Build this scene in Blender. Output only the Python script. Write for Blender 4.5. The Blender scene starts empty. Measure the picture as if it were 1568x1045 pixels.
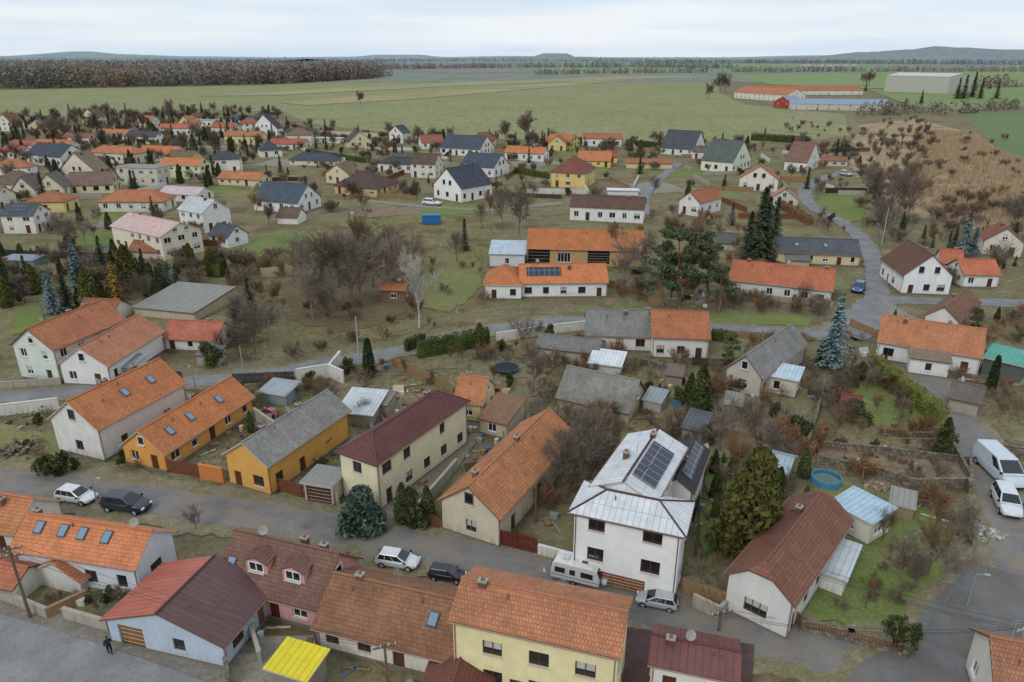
import bpy, math, random
from mathutils import Vector, Matrix, noise
R=random.Random(7)
FP=1100.; HC=45.; CX,CY=784.,522.5; HZ=88.
TH=math.atan((CY-HZ)/FP)
Z=Vector((0,0,1))
def ray(u,v):
    x=(u-CX)/FP; y=-(v-CY)/FP
    return Vector((x, math.cos(TH)+y*math.sin(TH), -math.sin(TH)+y*math.cos(TH)))
def P(u,v,z=0.):
    d=ray(u,v); t=(z-HC)/d.z
    return Vector((d.x*t,d.y*t,z))
def hgt(u,vtop,vbot):
    Y=P(u,vbot).y; d=ray(u,vtop)
    return HC+d.z*Y/d.y
def lin(h):
    if not isinstance(h,str): return tuple(h)[:3]
    o=[]
    for i in (0,2,4):
        c=int(h[i:i+2],16)/255
        o.append(c/12.92 if c<=.04045 else ((c+.055)/1.055)**2.4)
    return tuple(o)
def sc(c,k): return tuple(min(1,max(0,x*k)) for x in c)
def mixc(a,b,t): return tuple(x*(1-t)+y*t for x,y in zip(a,b))
# ---------------------------------------------------------------- materials
MC={}
class NT:
    def __init__(s,name,rough=.85,spec=.3):
        s.m=bpy.data.materials.new(name); s.m.use_nodes=True; s.t=s.m.node_tree; s.n=s.t.nodes; s.l=s.t.links
        s.b=s.n['Principled BSDF']; s.b.inputs['Roughness'].default_value=rough
        s.b.inputs['Specular IOR Level'].default_value=spec
        s.tc=s.n.new('ShaderNodeTexCoord'); s.geo=s.n.new('ShaderNodeNewGeometry'); s.oi=s.n.new('ShaderNodeObjectInfo')
    def obj(s): return s.tc.outputs['Object']
    def pos(s): return s.geo.outputs['Position']
    def uv(s): return s.tc.outputs['UV']
    def mapp(s,vec,scale=(1,1,1)):
        n=s.n.new('ShaderNodeMapping'); n.inputs['Scale'].default_value=scale; s.l.new(vec,n.inputs['Vector']); return n.outputs[0]
    def noise(s,vec,scale,detail=3,rough=.6):
        n=s.n.new('ShaderNodeTexNoise'); n.inputs['Scale'].default_value=scale; n.inputs['Detail'].default_value=min(detail,4); n.inputs['Roughness'].default_value=rough
        s.l.new(vec,n.inputs['Vector']); return n.outputs[0]
    def ramp(s,fac,a,b,lo=0.,hi=1.):
        n=s.n.new('ShaderNodeMapRange'); n.inputs[1].default_value=a; n.inputs[2].default_value=b; n.inputs[3].default_value=lo; n.inputs[4].default_value=hi
        s.l.new(fac,n.inputs[0]); return n.outputs[0]
    def mix(s,fac,a,b,mode='MIX'):
        n=s.n.new('ShaderNodeMix'); n.data_type='RGBA'; n.blend_type=mode
        for sock,val in ((n.inputs[0],fac),(n.inputs[6],a),(n.inputs[7],b)):
            if hasattr(val,'is_linked') : s.l.new(val,sock)
            elif isinstance(val,(float,int)): sock.default_value=val
            else: sock.default_value=(*lin(val),1)
        return n.outputs[2]
    def mul(s,col,fac):
        n=s.n.new('ShaderNodeVectorMath'); n.operation='SCALE'
        if hasattr(col,'is_linked'): s.l.new(col,n.inputs[0])
        else: n.inputs[0].default_value=lin(col)
        if hasattr(fac,'is_linked'): s.l.new(fac,n.inputs['Scale'])
        else: n.inputs['Scale'].default_value=fac
        return n.outputs[0]
    def m2(s,op,a,b):
        n=s.n.new('ShaderNodeMath'); n.operation=op
        for i,x in enumerate((a,b)):
            if hasattr(x,'is_linked'): s.l.new(x,n.inputs[i])
            else: n.inputs[i].default_value=x
        return n.outputs[0]
    def col(s,c): s.l.new(c,s.b.inputs['Base Color']); return s
    def bump(s,h,str=.5,dist=.05):
        n=s.n.new('ShaderNodeBump'); n.inputs['Strength'].default_value=str; n.inputs['Distance'].default_value=dist
        s.l.new(h,n.inputs['Height']); s.l.new(n.outputs[0],s.b.inputs['Normal'])
def cached(fn):
    def w(*a,**k):
        key=(fn.__name__,a,tuple(sorted(k.items())))
        if key not in MC: MC[key]=fn(*a,**k)
        return MC[key]
    return w
def desat(c,k=.17,g=1.16):
    l=sum(c)/3; r,gg,b=((x*(1-k)+l*k)*g for x in c)
    if r>gg*1.6: gg*=1.16; r*=.97
    return (r,gg,b)
@cached
def tile(c,age=.5,bw=.26,rh=.34):
    c=desat(lin(c)); t=NT('roof_tiles',.8,.25)
    b=t.n.new('ShaderNodeTexBrick'); b.offset=.5; b.inputs['Scale'].default_value=1
    b.inputs['Brick Width'].default_value=bw; b.inputs['Row Height'].default_value=rh; b.inputs['Mortar Size'].default_value=.03
    b.inputs['Mortar Smooth'].default_value=.6
    b.inputs['Color1'].default_value=(*sc(c,.84),1); b.inputs['Color2'].default_value=(*sc(c,1.12),1); b.inputs['Mortar'].default_value=(*sc(c,.6),1)
    t.l.new(t.uv(),b.inputs['Vector'])
    n1=t.ramp(t.noise(t.obj(),.35,5),.3,.72,1.12,.66+.2*(1-age))
    n2=t.noise(t.mapp(t.uv(),(2.2,.25,1)),1.,4)
    c2=t.mul(b.outputs[0],n1)
    c2=t.mix(t.ramp(n2,.5,.78,0,.2+.45*age),c2,mixc(c,(.09,.085,.07),.72))
    if age>.45: c2=t.mix(t.ramp(t.noise(t.obj(),1.6,4,.75),.56,.66,0,.6*age),c2,mixc(c,(.07,.065,.045),.8))
    c2=t.mul(c2,t.ramp(t.oi.outputs['Random'],0,1,.88,1.1))
    t.col(c2); inv=t.m2('SUBTRACT',1.,b.outputs[1]); t.bump(inv,.6,.04); return t.m
@cached
def metal(c,seam=.55,rough=.5):
    c=lin(c); t=NT('sheet_metal_roof',rough,.5)
    b=t.n.new('ShaderNodeTexBrick'); b.offset=0; b.inputs['Scale'].default_value=1
    b.inputs['Brick Width'].default_value=seam; b.inputs['Row Height'].default_value=4.; b.inputs['Mortar Size'].default_value=.03
    b.inputs['Color1'].default_value=(*sc(c,.94),1); b.inputs['Color2'].default_value=(*sc(c,1.05),1); b.inputs['Mortar'].default_value=(*sc(c,.6),1)
    t.l.new(t.uv(),b.inputs['Vector'])
    n=t.ramp(t.noise(t.obj(),.8,5),.35,.75,1.05,.78)
    t.col(t.mul(b.outputs[0],n)); t.bump(b.outputs[1],.5,.05); return t.m
@cached
def plaster(c,dirt=.5):
    c=lin(c); t=NT('plaster_wall',.9,.2)
    n=t.ramp(t.noise(t.obj(),.7,5),.3,.75,1.04,.86)
    n2=t.noise(t.mapp(t.obj(),(2.5,2.5,.35)),1.2,4)
    sep=t.n.new('ShaderNodeSeparateXYZ'); t.l.new(t.obj(),sep.inputs[0])
    low=t.ramp(sep.outputs[2],0.,1.3,1.,0.)
    f=t.m2('MULTIPLY',t.m2('ADD',low,.25),t.ramp(n2,.42,.75,0,1.3*dirt))
    cc=t.mix(f,t.mul(c,n),mixc(c,(.13,.11,.085),.6))
    t.col(cc); t.bump(t.noise(t.obj(),9,3),.15,.02); return t.m
@cached
def paint(c,rough=.6,spec=.3,var=.12):
    c=lin(c); t=NT('painted_surface',rough,spec)
    t.col(t.mul(c,t.ramp(t.noise(t.obj(),2.5,4),.3,.7,1+var,1-var))); return t.m
@cached
def stone(c):
    c=lin(c); t=NT('masonry',.9,.2); p=t.pos()
    v=t.n.new('ShaderNodeTexVoronoi'); v.inputs['Scale'].default_value=2.6; t.l.new(p,v.inputs['Vector'])
    cc=t.mul(c,t.ramp(v.outputs[0],0.,.6,1.2,.5)); t.col(t.mul(cc,t.ramp(t.noise(p,.8,4),.3,.7,1.2,.7))); return t.m
@cached
def wood(c):
    c=lin(c); t=NT('weathered_wood',.85,.2)
    n=t.noise(t.mapp(t.obj(),(6,6,.6)),2.,4)
    t.col(t.mul(c,t.ramp(n,.3,.7,1.3,.6))); return t.m
@cached
def carpaint(c):
    c=lin(c); t=NT('car_paint',.28,.5); t.b.inputs['Coat Weight'].default_value=.5
    t.b.inputs['Metallic'].default_value=.15
    t.col(t.mul(c,t.ramp(t.noise(t.obj(),1.5,4),.3,.7,1.03,.88))); return t.m
@cached
def glass():
    t=NT('window_glass',.08,.7)
    t.col(t.mul('20262b',t.ramp(t.oi.outputs['Random'],0,1,.6,1.6))); return t.m
@cached
def glass2():
    t=NT('skylight_glass',.06,.8); t.col(t.mul('7f95a3',1.)); t.b.inputs['Metallic'].default_value=.4; return t.m
@cached
def pvmat():
    t=NT('solar_cells',.15,.6)
    b=t.n.new('ShaderNodeTexBrick'); b.offset=0; b.inputs['Scale'].default_value=1
    b.inputs['Brick Width'].default_value=1.05; b.inputs['Row Height'].default_value=1.7; b.inputs['Mortar Size'].default_value=.03
    b.inputs['Color1'].default_value=(.012,.018,.04,1); b.inputs['Color2'].default_value=(.018,.026,.055,1); b.inputs['Mortar'].default_value=(.3,.32,.34,1)
    t.l.new(t.uv(),b.inputs['Vector']); t.col(b.outputs[0]); return t.m
@cached
def leaf(a,b,sc_=1.2):
    t=NT('foliage',.75,.2)
    n=t.noise(t.obj(),sc_,3)
    c=t.mix(t.ramp(n,.35,.68),a,b)
    c=t.mul(c,t.ramp(t.oi.outputs['Random'],0,1,.75,1.25))
    t.col(c); return t.m
@cached
def bark(c):
    t=NT('bark',.9,.15)
    t.col(t.mul(t.mul(c,t.ramp(t.noise(t.obj(),3,3),.3,.7,1.3,.7)),t.ramp(t.oi.outputs['Random'],0,1,.75,1.25))); return t.m
@cached
def ground(kind,a,b,c=None,s1=.05,s2=.6,bump=.3,c3=None):
    t=NT('ground_'+kind,.95,.12)
    p=t.pos()
    n1=t.noise(p,s1,6,.65); n2=t.noise(p,s2,6,.7); n3=t.noise(p,s2*6,4,.7)
    col=t.mix(t.ramp(n1,.38,.62),a,b)
    if c: col=t.mix(t.ramp(n2,.5,.68),col,c)
    if c3: col=t.mix(t.ramp(t.noise(p,s2*.35,6,.7),.5,.64,0,.85),col,c3)
    col=t.mul(col,t.ramp(n3,.3,.7,.68,1.3))
    t.col(col)
    if bump: t.bump(n3,bump,.12)
    return t.m
@cached
def asphalt(c,dirt='6f675b',k=.5):
    t=NT('asphalt',.85,.3); p=t.pos()
    base=t.mul(c,t.ramp(t.noise(p,.25,5,.7),.3,.7,1.25,.75))
    base=t.mul(base,t.ramp(t.noise(p,6,4,.8),.3,.7,1.25,.75))
    base=t.mix(t.ramp(t.noise(p,.3,6,.75),.44,.6,0,k),base,dirt)
    t.col(base); t.bump(t.noise(p,12,3),.2,.03); return t.m
# ---------------------------------------------------------------- mesh builder
class MB:
    def __init__(s,xf=None): s.v=[];s.f=[];s.m=[];s.u=[];s.xf=xf
    def face(s,pts,mi=0,uvs=None):
        i=len(s.v)
        for p in pts: s.v.append(tuple(s.xf(Vector(p)) if s.xf else p))
        s.f.append(tuple(range(i,i+len(pts)))); s.m.append(mi)
        s.u.append(uvs if uvs else [(0,0)]*len(pts))
    def sface(s,pts,mi=0):
        pts=[Vector(p) for p in pts]
        n=(pts[1]-pts[0]).cross(pts[2]-pts[0]); 
        if n.length<1e-9: n=Z.copy()
        n.normalize()
        if n.z<0: n=-n
        h=Z.cross(n)
        if h.length<1e-4: h=Vector((1,0,0))
        h.normalize(); up=n.cross(h)
        s.face(pts,mi,[(p.dot(h)+50,p.dot(up)+50) for p in pts])
    def box(s,c,ex,ey,ez,mi=0,uv=False):
        c=Vector(c);ex=Vector(ex);ey=Vector(ey);ez=Vector(ez)
        q=lambda a,b,d:c+ex*a+ey*b+ez*d
        F=[(q(-1,-1,1),q(1,-1,1),q(1,1,1),q(-1,1,1)),(q(-1,-1,-1),q(-1,1,-1),q(1,1,-1),q(1,-1,-1)),
           (q(-1,-1,-1),q(1,-1,-1),q(1,-1,1),q(-1,-1,1)),(q(1,-1,-1),q(1,1,-1),q(1,1,1),q(1,-1,1)),
           (q(1,1,-1),q(-1,1,-1),q(-1,1,1),q(1,1,1)),(q(-1,1,-1),q(-1,-1,-1),q(-1,-1,1),q(-1,1,1))]
        for i,f in enumerate(F):
            if uv and i==0: s.sface(f,mi)
            else: s.face(f,mi)
    def abox(s,x0,x1,y0,y1,z0,z1,mi=0,uv=False):
        s.box(((x0+x1)/2,(y0+y1)/2,(z0+z1)/2),((x1-x0)/2,0,0),(0,(y1-y0)/2,0),(0,0,(z1-z0)/2),mi,uv)
    def tube(s,a,b,r0,r1,n=6,mi=0,cap=False):
        a=Vector(a);b=Vector(b);d=(b-a)
        if d.length<1e-6: return
        d.normalize(); x=d.orthogonal().normalized(); y=d.cross(x)
        i=len(s.v)
        for p,r in ((a,r0),(b,r1)):
            for k in range(n):
                an=2*math.pi*k/n; w=p+x*(math.cos(an)*r)+y*(math.sin(an)*r)
                s.v.append(tuple(s.xf(w) if s.xf else w))
        for k in range(n):
            k2=(k+1)%n; s.f.append((i+k,i+k2,i+n+k2,i+n+k)); s.m.append(mi); s.u.append([(0,0)]*4)
        if cap:
            s.f.append(tuple(range(i+n,i+2*n))); s.m.append(mi); s.u.append([(0,0)]*n)
            s.f.append(tuple(range(i+n-1,i-1,-1))); s.m.append(mi); s.u.append([(0,0)]*n)
    def prism(s,top,th,mi=0,mside=1):
        top=[Vector(p) for p in top]; bot=[p-Z*th for p in top]
        s.sface(top,mi); s.face(bot[::-1],mside)
        n=len(top)
        for i in range(n):
            j=(i+1)%n; s.face([top[i],bot[i],bot[j],top[j]],mside)
    def mesh(s,name,mats,smooth=False):
        me=bpy.data.meshes.new(name); me.from_pydata(s.v,[],s.f)
        for m in mats: me.materials.append(m)
        me.polygons.foreach_set('material_index',s.m)
        ul=me.uv_layers.new(name='UVMap'); flat=[]
        for u in s.u:
            for a in u: flat.extend(a)
        ul.data.foreach_set('uv',flat)
        if smooth: me.polygons.foreach_set('use_smooth',[True]*len(s.f))
        me.update(); return me
    def obj(s,name,mats,parent=None,smooth=False):
        if not s.f: return None
        o=bpy.data.objects.new(name,s.mesh(name,mats,smooth)); bpy.context.scene.collection.objects.link(o)
        if parent: o.parent=parent
        return o
def empty(name,loc=(0,0,0),rz=0,scl=1.):
    o=bpy.data.objects.new(name,None); o.location=loc; o.rotation_euler=(0,0,rz); o.scale=(scl,)*3; o.empty_display_size=.5
    bpy.context.scene.collection.objects.link(o); return o
FOOT=[]
ROADS=[]
def free(x,y,r=.5):
    for cx,cy,c,s,hx,hy in FOOT:
        dx,dy=x-cx,y-cy; a=dx*c+dy*s; b=-dx*s+dy*c
        if abs(a)<hx+r and abs(b)<hy+r: return False
    p=Vector((x,y))
    for pl,hw in ROADS:
        for a,b in zip(pl,pl[1:]):
            ab=b-a; t=max(0,min(1,(p-a).dot(ab)/max(ab.length_squared,1e-6)))
            if (a+ab*t-p).length<hw+r: return False
    return True
def inside(w,x,y):
    ins=False
    for i in range(len(w)):
        a,b=w[i],w[i-1]
        if (a.y>y)!=(b.y>y) and x<(b.x-a.x)*(y-a.y)/(b.y-a.y)+a.x: ins=not ins
    return ins
# ---------------------------------------------------------------- houses
def panel(W,F,p0,d,n,L,H,ops):
    q=lambda u,z,o=0.:p0+d*u+Z*z+n*o
    xs=sorted({0.,L}|{round(o[0],4) for o in ops}|{round(o[1],4) for o in ops})
    zs=sorted({0.,H}|{round(o[2],4) for o in ops}|{round(o[3],4) for o in ops})
    for a,b in zip(xs,xs[1:]):
        for c,e in zip(zs,zs[1:]):
            mx,mz=(a+b)/2,(c+e)/2
            if any(o[0]<mx<o[1] and o[2]<mz<o[3] for o in ops): continue
            W.face([q(a,c),q(b,c),q(b,e),q(a,e)])
    for o in ops:
        a,b,c,e,ty=o; D=-.16
        for f in ([q(a,c),q(a,c,D),q(a,e,D),q(a,e)],[q(b,c),q(b,e),q(b,e,D),q(b,c,D)],[q(a,e),q(a,e,D),q(b,e,D),q(b,e)],[q(a,c),q(b,c),q(b,c,D),q(a,c,D)]): W.face(f)
        winunit(F,lambda u,z,off=0.:q(u,z,off+D),a,b,c,e,ty,d,n)
WR=random.Random(5)
def winunit(F,q,a,b,c,e,ty,d,n):
    if ty=='w':
        F.face([q(a,c,.0),q(b,c,.0),q(b,e,.0),q(a,e,.0)],0)
        t=.08
        def bar(u0,u1,z0,z1):
            F.box(q((u0+u1)/2,(z0+z1)/2,.03),d*((u1-u0)/2),n*.028,Z*((z1-z0)/2),1)
        bar(a,b,c,c+t);bar(a,b,e-t,e);bar(a,a+t,c+t,e-t);bar(b-t,b,c+t,e-t)
        k=max(1,round((b-a)/.75))
        for i in range(1,k):
            u=a+(b-a)*i/k; bar(u-.035,u+.035,c+t,e-t)
        F.box(q((a+b)/2,c-.02,.2),d*((b-a)/2+.06),n*.08,Z*.025,2)
        x=WR.random()
        if x<.35: # half-drawn blind / net curtain
            f=WR.uniform(.25,.6); F.face([q(a+t,e-t-(e-c)*f,.004),q(b-t,e-t-(e-c)*f,.004),q(b-t,e-t,.004),q(a+t,e-t,.004)],4)
    else:
        mi=3
        F.face([q(a,c,.0),q(b,c,.0),q(b,e,.0),q(a,e,.0)],mi)
        F.box(q((a+b)/2,(c+e)/2,.02),d*((b-a)/2-.12),n*.018,Z*((e-c)/2-.12),mi)
        if b-a>2:
            for i in range(1,5): F.box(q((a+b)/2,c+(e-c)*i/5,.045),d*((b-a)/2-.12),n*.006,Z*.02,2)
HN=0
def house(name,A,B,C,bot,rt='gable',rdg='x',pitch=36,roof='c1673f',wall='e6e2d8',roof2=None,kind='tile',ch=((.3,.25),),
          sky=(),pv=(),dorm=(),frame='eeeeee',door='5a3a28',ov=.4,wn=1.,at='A',gw=1,age=.5,op=None,plinth='7d766c',he=None,th=.16,gutter='8a6a5a',dirt=.5,hh=.38,trim=None,dish=0):
    global HN; HN+=1
    r=random.Random(HN*31)
    a0=A if at=='A' else B
    if he is None: he=hgt(a0[0],a0[1],bot)
    he=max(he,1.6)
    a=P(*A,he);b=P(*B,he)
    if isinstance(C,(int,float)):
        d=(b-a).normalized(); nv=Vector((-d.y,d.x,0)); c=b+nv*C
    else: c=P(*C,he)
    ab=b-a; bc=c-b
    if ab.length>=bc.length:
        ex=ab.normalized(); ey=Vector((-ex.y,ex.x,0)); LX=ab.length; LY=abs(bc.dot(ey))
    else:
        ey=bc.normalized(); ex=Vector((ey.y,-ey.x,0)); LY=bc.length; LX=abs(ab.dot(ex))
    LX=max(LX,2.2); LY=max(LY,2.)
    cen=b-ex*LX/2+ey*LY/2; cen.z=0
    rz=math.atan2(ex.y,ex.x)
    E=empty(name,cen,rz)
    FOOT.append((cen.x,cen.y,math.cos(rz),math.sin(rz),LX/2,LY/2))
    X=Vector((1,0,0));Y=Vector((0,1,0))
    W=MB();F=MB()
    ns=1 if he<4.7 else (2 if he<8.2 else 3)
    fh=he/ns
    walls=[(Vector((-LX/2,-LY/2,0)),X,-Y,LX),(Vector((LX/2,-LY/2,0)),Y,X,LY),(Vector((LX/2,LY/2,0)),-X,Y,LX),(Vector((-LX/2,LY/2,0)),-Y,-X,LY)]
    k=1. if cen.y<170 else 1.2
    for i,(p0,d,n,L) in enumerate(walls):
        ops=[]
        if op and i in op:
            for (fr,z0,w,h,ty) in op[i]:
                ops.append((max(.1,fr*L-w/2),min(L-.1,fr*L+w/2),max(z0,.02),min(z0+h,he-.12),ty))
        elif he>2.25 and wn>0 and L>2.6:
            m=max(1,int(L/(3.1*k)/1.0*wn+.3)); dd=False
            dpos=r.randrange(m) if i in (0,1) else -1
            for s in range(ns):
                for j in range(m):
                    u=L*(j+.5)/m+r.uniform(-.2,.2); w=r.choice((1.,1.2,1.2,1.5))*k; h=min(1.35*k,fh*.48); z0=s*fh+min(.95*k,fh*.34)
                    if s==0 and j==dpos and m>1 and fh>2.3:
                        ops.append((u-.5*k,u+.5*k,.05,min(2.1*k,fh-.2),'d')); continue
                    if r.random()<.14: continue
                    if u-w/2<.3 or u+w/2>L-.3: w=min(w,L-.8)
                    if u-w/2<.3 or u+w/2>L-.3: continue
                    ops.append((u-w/2,u+w/2,z0,min(z0+h,he-.15),'w'))
        panel(W,F,p0,d,n,L,he,ops)
    if plinth and he>2.3:
        t=.03
        W.abox(-LX/2-t,LX/2+t,-LY/2-t,-LY/2+.0,0,.35,1); W.abox(LX/2,LX/2+t,-LY/2,LY/2,0,.35,1)
        W.abox(-LX/2-t,-LX/2,-LY/2,LY/2,0,.35,1)
    if rdg=='x': S,T=LX,LY; xf=lambda p:p
    else: S,T=LY,LX; xf=lambda p:Vector((-p.y,p.x,p.z))
    W.xf=xf; Rf=MB(xf); F.xf=xf
    tp=math.tan(math.radians(pitch)); rise=T/2*tp
    o=ov; og=ov*.7; e=th+.03
    zt=lambda t:he+(T/2-abs(t))*tp
    ze=he-o*tp+e; zr=he+rise+e
    s1=S/2+og; t1=T/2+o
    if rt=='gable' or rt=='halfhip':
        ze=he-o*tp+e
        if rt=='gable':
            Rf.prism([(-s1,-t1,ze),(s1,-t1,ze),(s1,0,zr),(-s1,0,zr)],th,0,1)
            Rf.prism([(s1,t1,ze),(-s1,t1,ze),(-s1,0,zr),(s1,0,zr)],th,2,1)
            rl=s1
        else:
            kk=hh*T/2; inset=kk*1.0; zk=zt(kk)+e
            for sg,mi in ((-1,0),(1,2)):
                Rf.prism([(-s1*-sg,sg*t1,ze),(s1*-sg,sg*t1,ze),(s1*-sg,sg*kk,zk),((s1-inset)*-sg,0,zr),((s1-inset)*sg,0,zr),(s1*sg,sg*kk,zk)],th,mi,1)
            for sg in (-1,1):
                Rf.prism([(sg*s1,-kk*sg,zk),(sg*s1,kk*sg,zk),(sg*(s1-inset),0,zr)],th,0,1)
            rl=s1-inset
        for sg in (-1,1):
            s=sg*S/2
            if rt=='gable': W.face([(s,-T/2,he),(s,T/2,he),(s,0,he+rise)],0)
            else: W.face([(s,-T/2,he),(s,T/2,he),(s,kk,zt(kk)),(s,-kk,zt(kk))],0)
            if gw and rise>2.1:
                n=Vector((sg,0,0)); d=Vector((0,sg,0)); w=.5*k
                for uu in ((0.,) if (T<9 or gw==1) else (-1.5,1.5)):
                    z0=he+.5; z1=min(z0+1.3*k,he+rise*(.72))
                    p=Vector((s,0,0)); q=lambda u,z,off=0.:p+d*u+Z*z+n*(off+.012)
                    winunit(F,q,uu-w,uu+w,z0,z1,'w',d,n)
        Rf.tube((-rl,0,zr+.0),(rl,0,zr+.0),.13,.13,6,3,True)
    elif rt=='hip':
        rl=max(.05,S/2-T/2)
        for sg,mi in ((-1,0),(1,2)):
            Rf.prism([(-(S/2+o)*-sg,sg*t1,ze),((S/2+o)*-sg,sg*t1,ze),(rl*-sg,0,zr),(rl*sg,0,zr)],th,mi,1)
            Rf.prism([(sg*(S/2+o),-t1*sg,ze),(sg*(S/2+o),t1*sg,ze),(sg*rl,0,zr)],th,mi,1)
            for s2 in (-1,1): Rf.tube((sg*rl,0,zr),(sg*(S/2+o),s2*t1,ze),.1,.1,5,3,True)
        Rf.tube((-rl,0,zr),(rl,0,zr),.12,.12,6,3,True)
    elif rt=='shed':
        z0=he-o*tp+e; z1=he+(T+o)*tp+e
        Rf.prism([(-s1,-t1,z0),(s1,-t1,z0),(s1,t1,z1),(-s1,t1,z1)],th,0,1)
        for sg in (-1,1): W.face([(sg*S/2,-T/2,he),(sg*S/2,T/2,he),(sg*S/2,T/2,he+T*tp)],0)
        W.face([(-S/2,T/2,he),(S/2,T/2,he),(S/2,T/2,he+T*tp),(-S/2,T/2,he+T*tp)],0)
        zt=lambda t:he+(t+T/2)*tp
    else:
        Rf.prism([(-s1,-t1,he+e),(s1,-t1,he+e),(s1,t1,he+e),(-s1,t1,he+e)],th+.08,0,1); zt=lambda t:he
    if rt in('gable','hip','halfhip') and he>2.3 and gutter:
        for sg in (-1,1): Rf.tube((-s1,sg*(t1+.06),ze-.1),(s1,sg*(t1+.06),ze-.1),.07,.07,6,4,True)
        for sx,sy in ((-1,-1),(1,-1),(1,1),(-1,1)): Rf.tube((sx*(S/2-.15),sy*(T/2+.08),he-.2),(sx*(S/2-.15),sy*(T/2+.08),.2),.045,.045,5,4)
    Ck=MB(xf)
    for (cs,ct) in (ch if rt!='flat' else ()):
        x=cs*S/2; y=ct*T/2; zb=zt(y)-.4; ztp=zt(y)+(.95 if rt=='shed' else .55+ (he+rise-zt(y))*.5)
        if rt=='hip' : zb=he
        w=.24*k; l=.3*k
        Ck.abox(x-l,x+l,y-w,y+w,zb,ztp,0); Ck.abox(x-l-.06,x+l+.06,y-w-.06,y+w+.06,ztp,ztp+.1,1); Ck.abox(x-.12,x+.12,y-.1,y+.1,ztp+.1,ztp+.28,2)
    if rt in('gable','hip') and he>2.4 and cen.y<230:
        for q in range(r.randrange(1,3)):
            s=r.uniform(-.7,.7)*S/2*(.5 if rt=='hip' else 1); t=-r.uniform(.15,.5)*T/2; zz=zt(t)+e
            Ck.tube((s,t,zz-.1),(s,t,zz+.45),.07,.07,6,2,True)
        if r.random()<.6:
            s=r.uniform(-.5,.5)*S/2*(.4 if rt=='hip' else 1); Ck.tube((s,.1,he+rise),(s,.1,he+rise+2.),.025,.02,4,3)
            for q in range(4): Ck.tube((s-.45+.06*q,.1+q*.0,he+rise+1.3+q*.2),(s+.45-.06*q,.1,he+rise+1.3+q*.2),.015,.015,3,3)
        if dish or r.random()<.3:
            s=r.uniform(-.8,.8)*S/2*(.3 if rt=='hip' else 1); p=Vector((s,-.1,he+rise+.9)); ax=Vector((.4,-.75,.5)).normalized(); x=ax.orthogonal().normalized(); y=ax.cross(x)
            Ck.tube((s,0,he+rise),(s,0,he+rise+.9),.03,.03,5,3)
            for q in range(12):
                a1,b1=q*.5236,(q+1)*.5236; f=lambda tt,rr,dd:p+(x*math.cos(tt)+y*math.sin(tt))*rr+ax*dd
                Ck.face([f(a1,.02,0),f(b1,.02,0),f(b1,.42,.12),f(a1,.42,.12)],1)
            Ck.tube(p,p+ax*.5,.015,.015,3,3)
    def slope(side,s,f):
        t=side*T/2*(1-f); p=Vector((s,t,zt(t)+e))
        cp,sp=math.cos(math.radians(pitch)),math.sin(math.radians(pitch))
        return p,Vector((0,-side*cp,sp)),Vector((0,side*sp,cp))
    Sk=MB(xf)
    for (side,fs,f) in sky:
        p,up,n=slope(side,fs*S/2,f)
        Sk.box(p+n*.06,(.43,0,0),up*.6,n*.06,0); Sk.box(p+n*.13,(.34,0,0),up*.5,n*.012,1)
    Pv=MB(xf)
    for (side,fs0,fs1,f0,f1) in pv:
        p,up,n=slope(side,(fs0+fs1)*S/4,(f0+f1)/2); hl=(f1-f0)*T/2/math.cos(math.radians(pitch))/2
        Pv.box(p+n*.12,((fs1-fs0)*S/4,0,0),up*hl,n*.03,0,True)
    Dm=MB(xf)
    for (side,fs,f,w,h) in dorm:
        s=fs*S/2; t=side*T/2*(1-f); z=zt(t)+e-.1; tb=side*max(0.,abs(t)-(h+.25)/tp*.98)
        zb=zt(tb)+e
        Dm.face([(s-w/2,t,z),(s+w/2,t,z),(s+w/2,t,z+h),(s-w/2,t,z+h)],0)
        for q in (-1,1): Dm.face([(s+q*w/2,t,z),(s+q*w/2,tb,zb),(s+q*w/2,t,z+h)],0)
        ridge=z+h+w*.22
        tb2=side*max(0.,abs(t)-(ridge-z+.1)/tp)
        for q in (-1,1):
            Dm.prism([(s+q*(w/2+.15),t+side*.2,z+h-.05),(s,t+side*.2,ridge+.05),(s,tb2,ridge+.05),(s+q*(w/2+.15),tb,z+h-.02)],.08,1,2)
        Dm.face([(s-w/2,t,z+h),(s+w/2,t,z+h),(s,t,ridge)],0)
        n=Vector((0,side,0)); d=Vector((1 if side<0 else -1,0,0)); p=Vector((s,t,0))
        winunit(F,lambda u,zz,off=0.:p+d*u+Z*zz+n*(off+.012),-w*.36,w*.36,z+.25,z+h-.08,'w',d,n)
    rmk={'tile':lambda c:tile(c,age),'metal':lambda c:metal(c)}[kind]
    m0=rmk(roof); m2=rmk(roof2) if roof2 else m0
    rc=lin(roof)
    fas=paint('6b5040' if sum(rc)<.7 else 'b5afa4')
    wm=plaster(wall,dirt)
    W.xf=None
    W.obj('walls',[wm,plaster(plinth or wall)],E)
    F.obj('windows_and_doors',[glass(),paint(frame,.5),paint('c9c6be'),wood(door),paint('b9b6ae')],E)
    Rf.obj('roof',[m0,fas,m2,paint(sc(desat(rc),.8)) if kind=='tile' else paint(trim or sc(rc,.7)),paint(gutter or '888888',.4,.5)],E)
    Ck.obj('chimneys_and_vents',[tile('8f5a48',.5,.25,.12),paint('9a968e'),paint('77604f'),paint('9a9c9e',.4)],E)
    Sk.obj('skylights',[paint('4b4f54',.4),glass2()],E)
    Pv.obj('solar_panels',[pvmat()],E)
    Dm.obj('dormers',[wm,m0,fas],E)
    return E,LX,LY,he
OR='c8683c'
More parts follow.
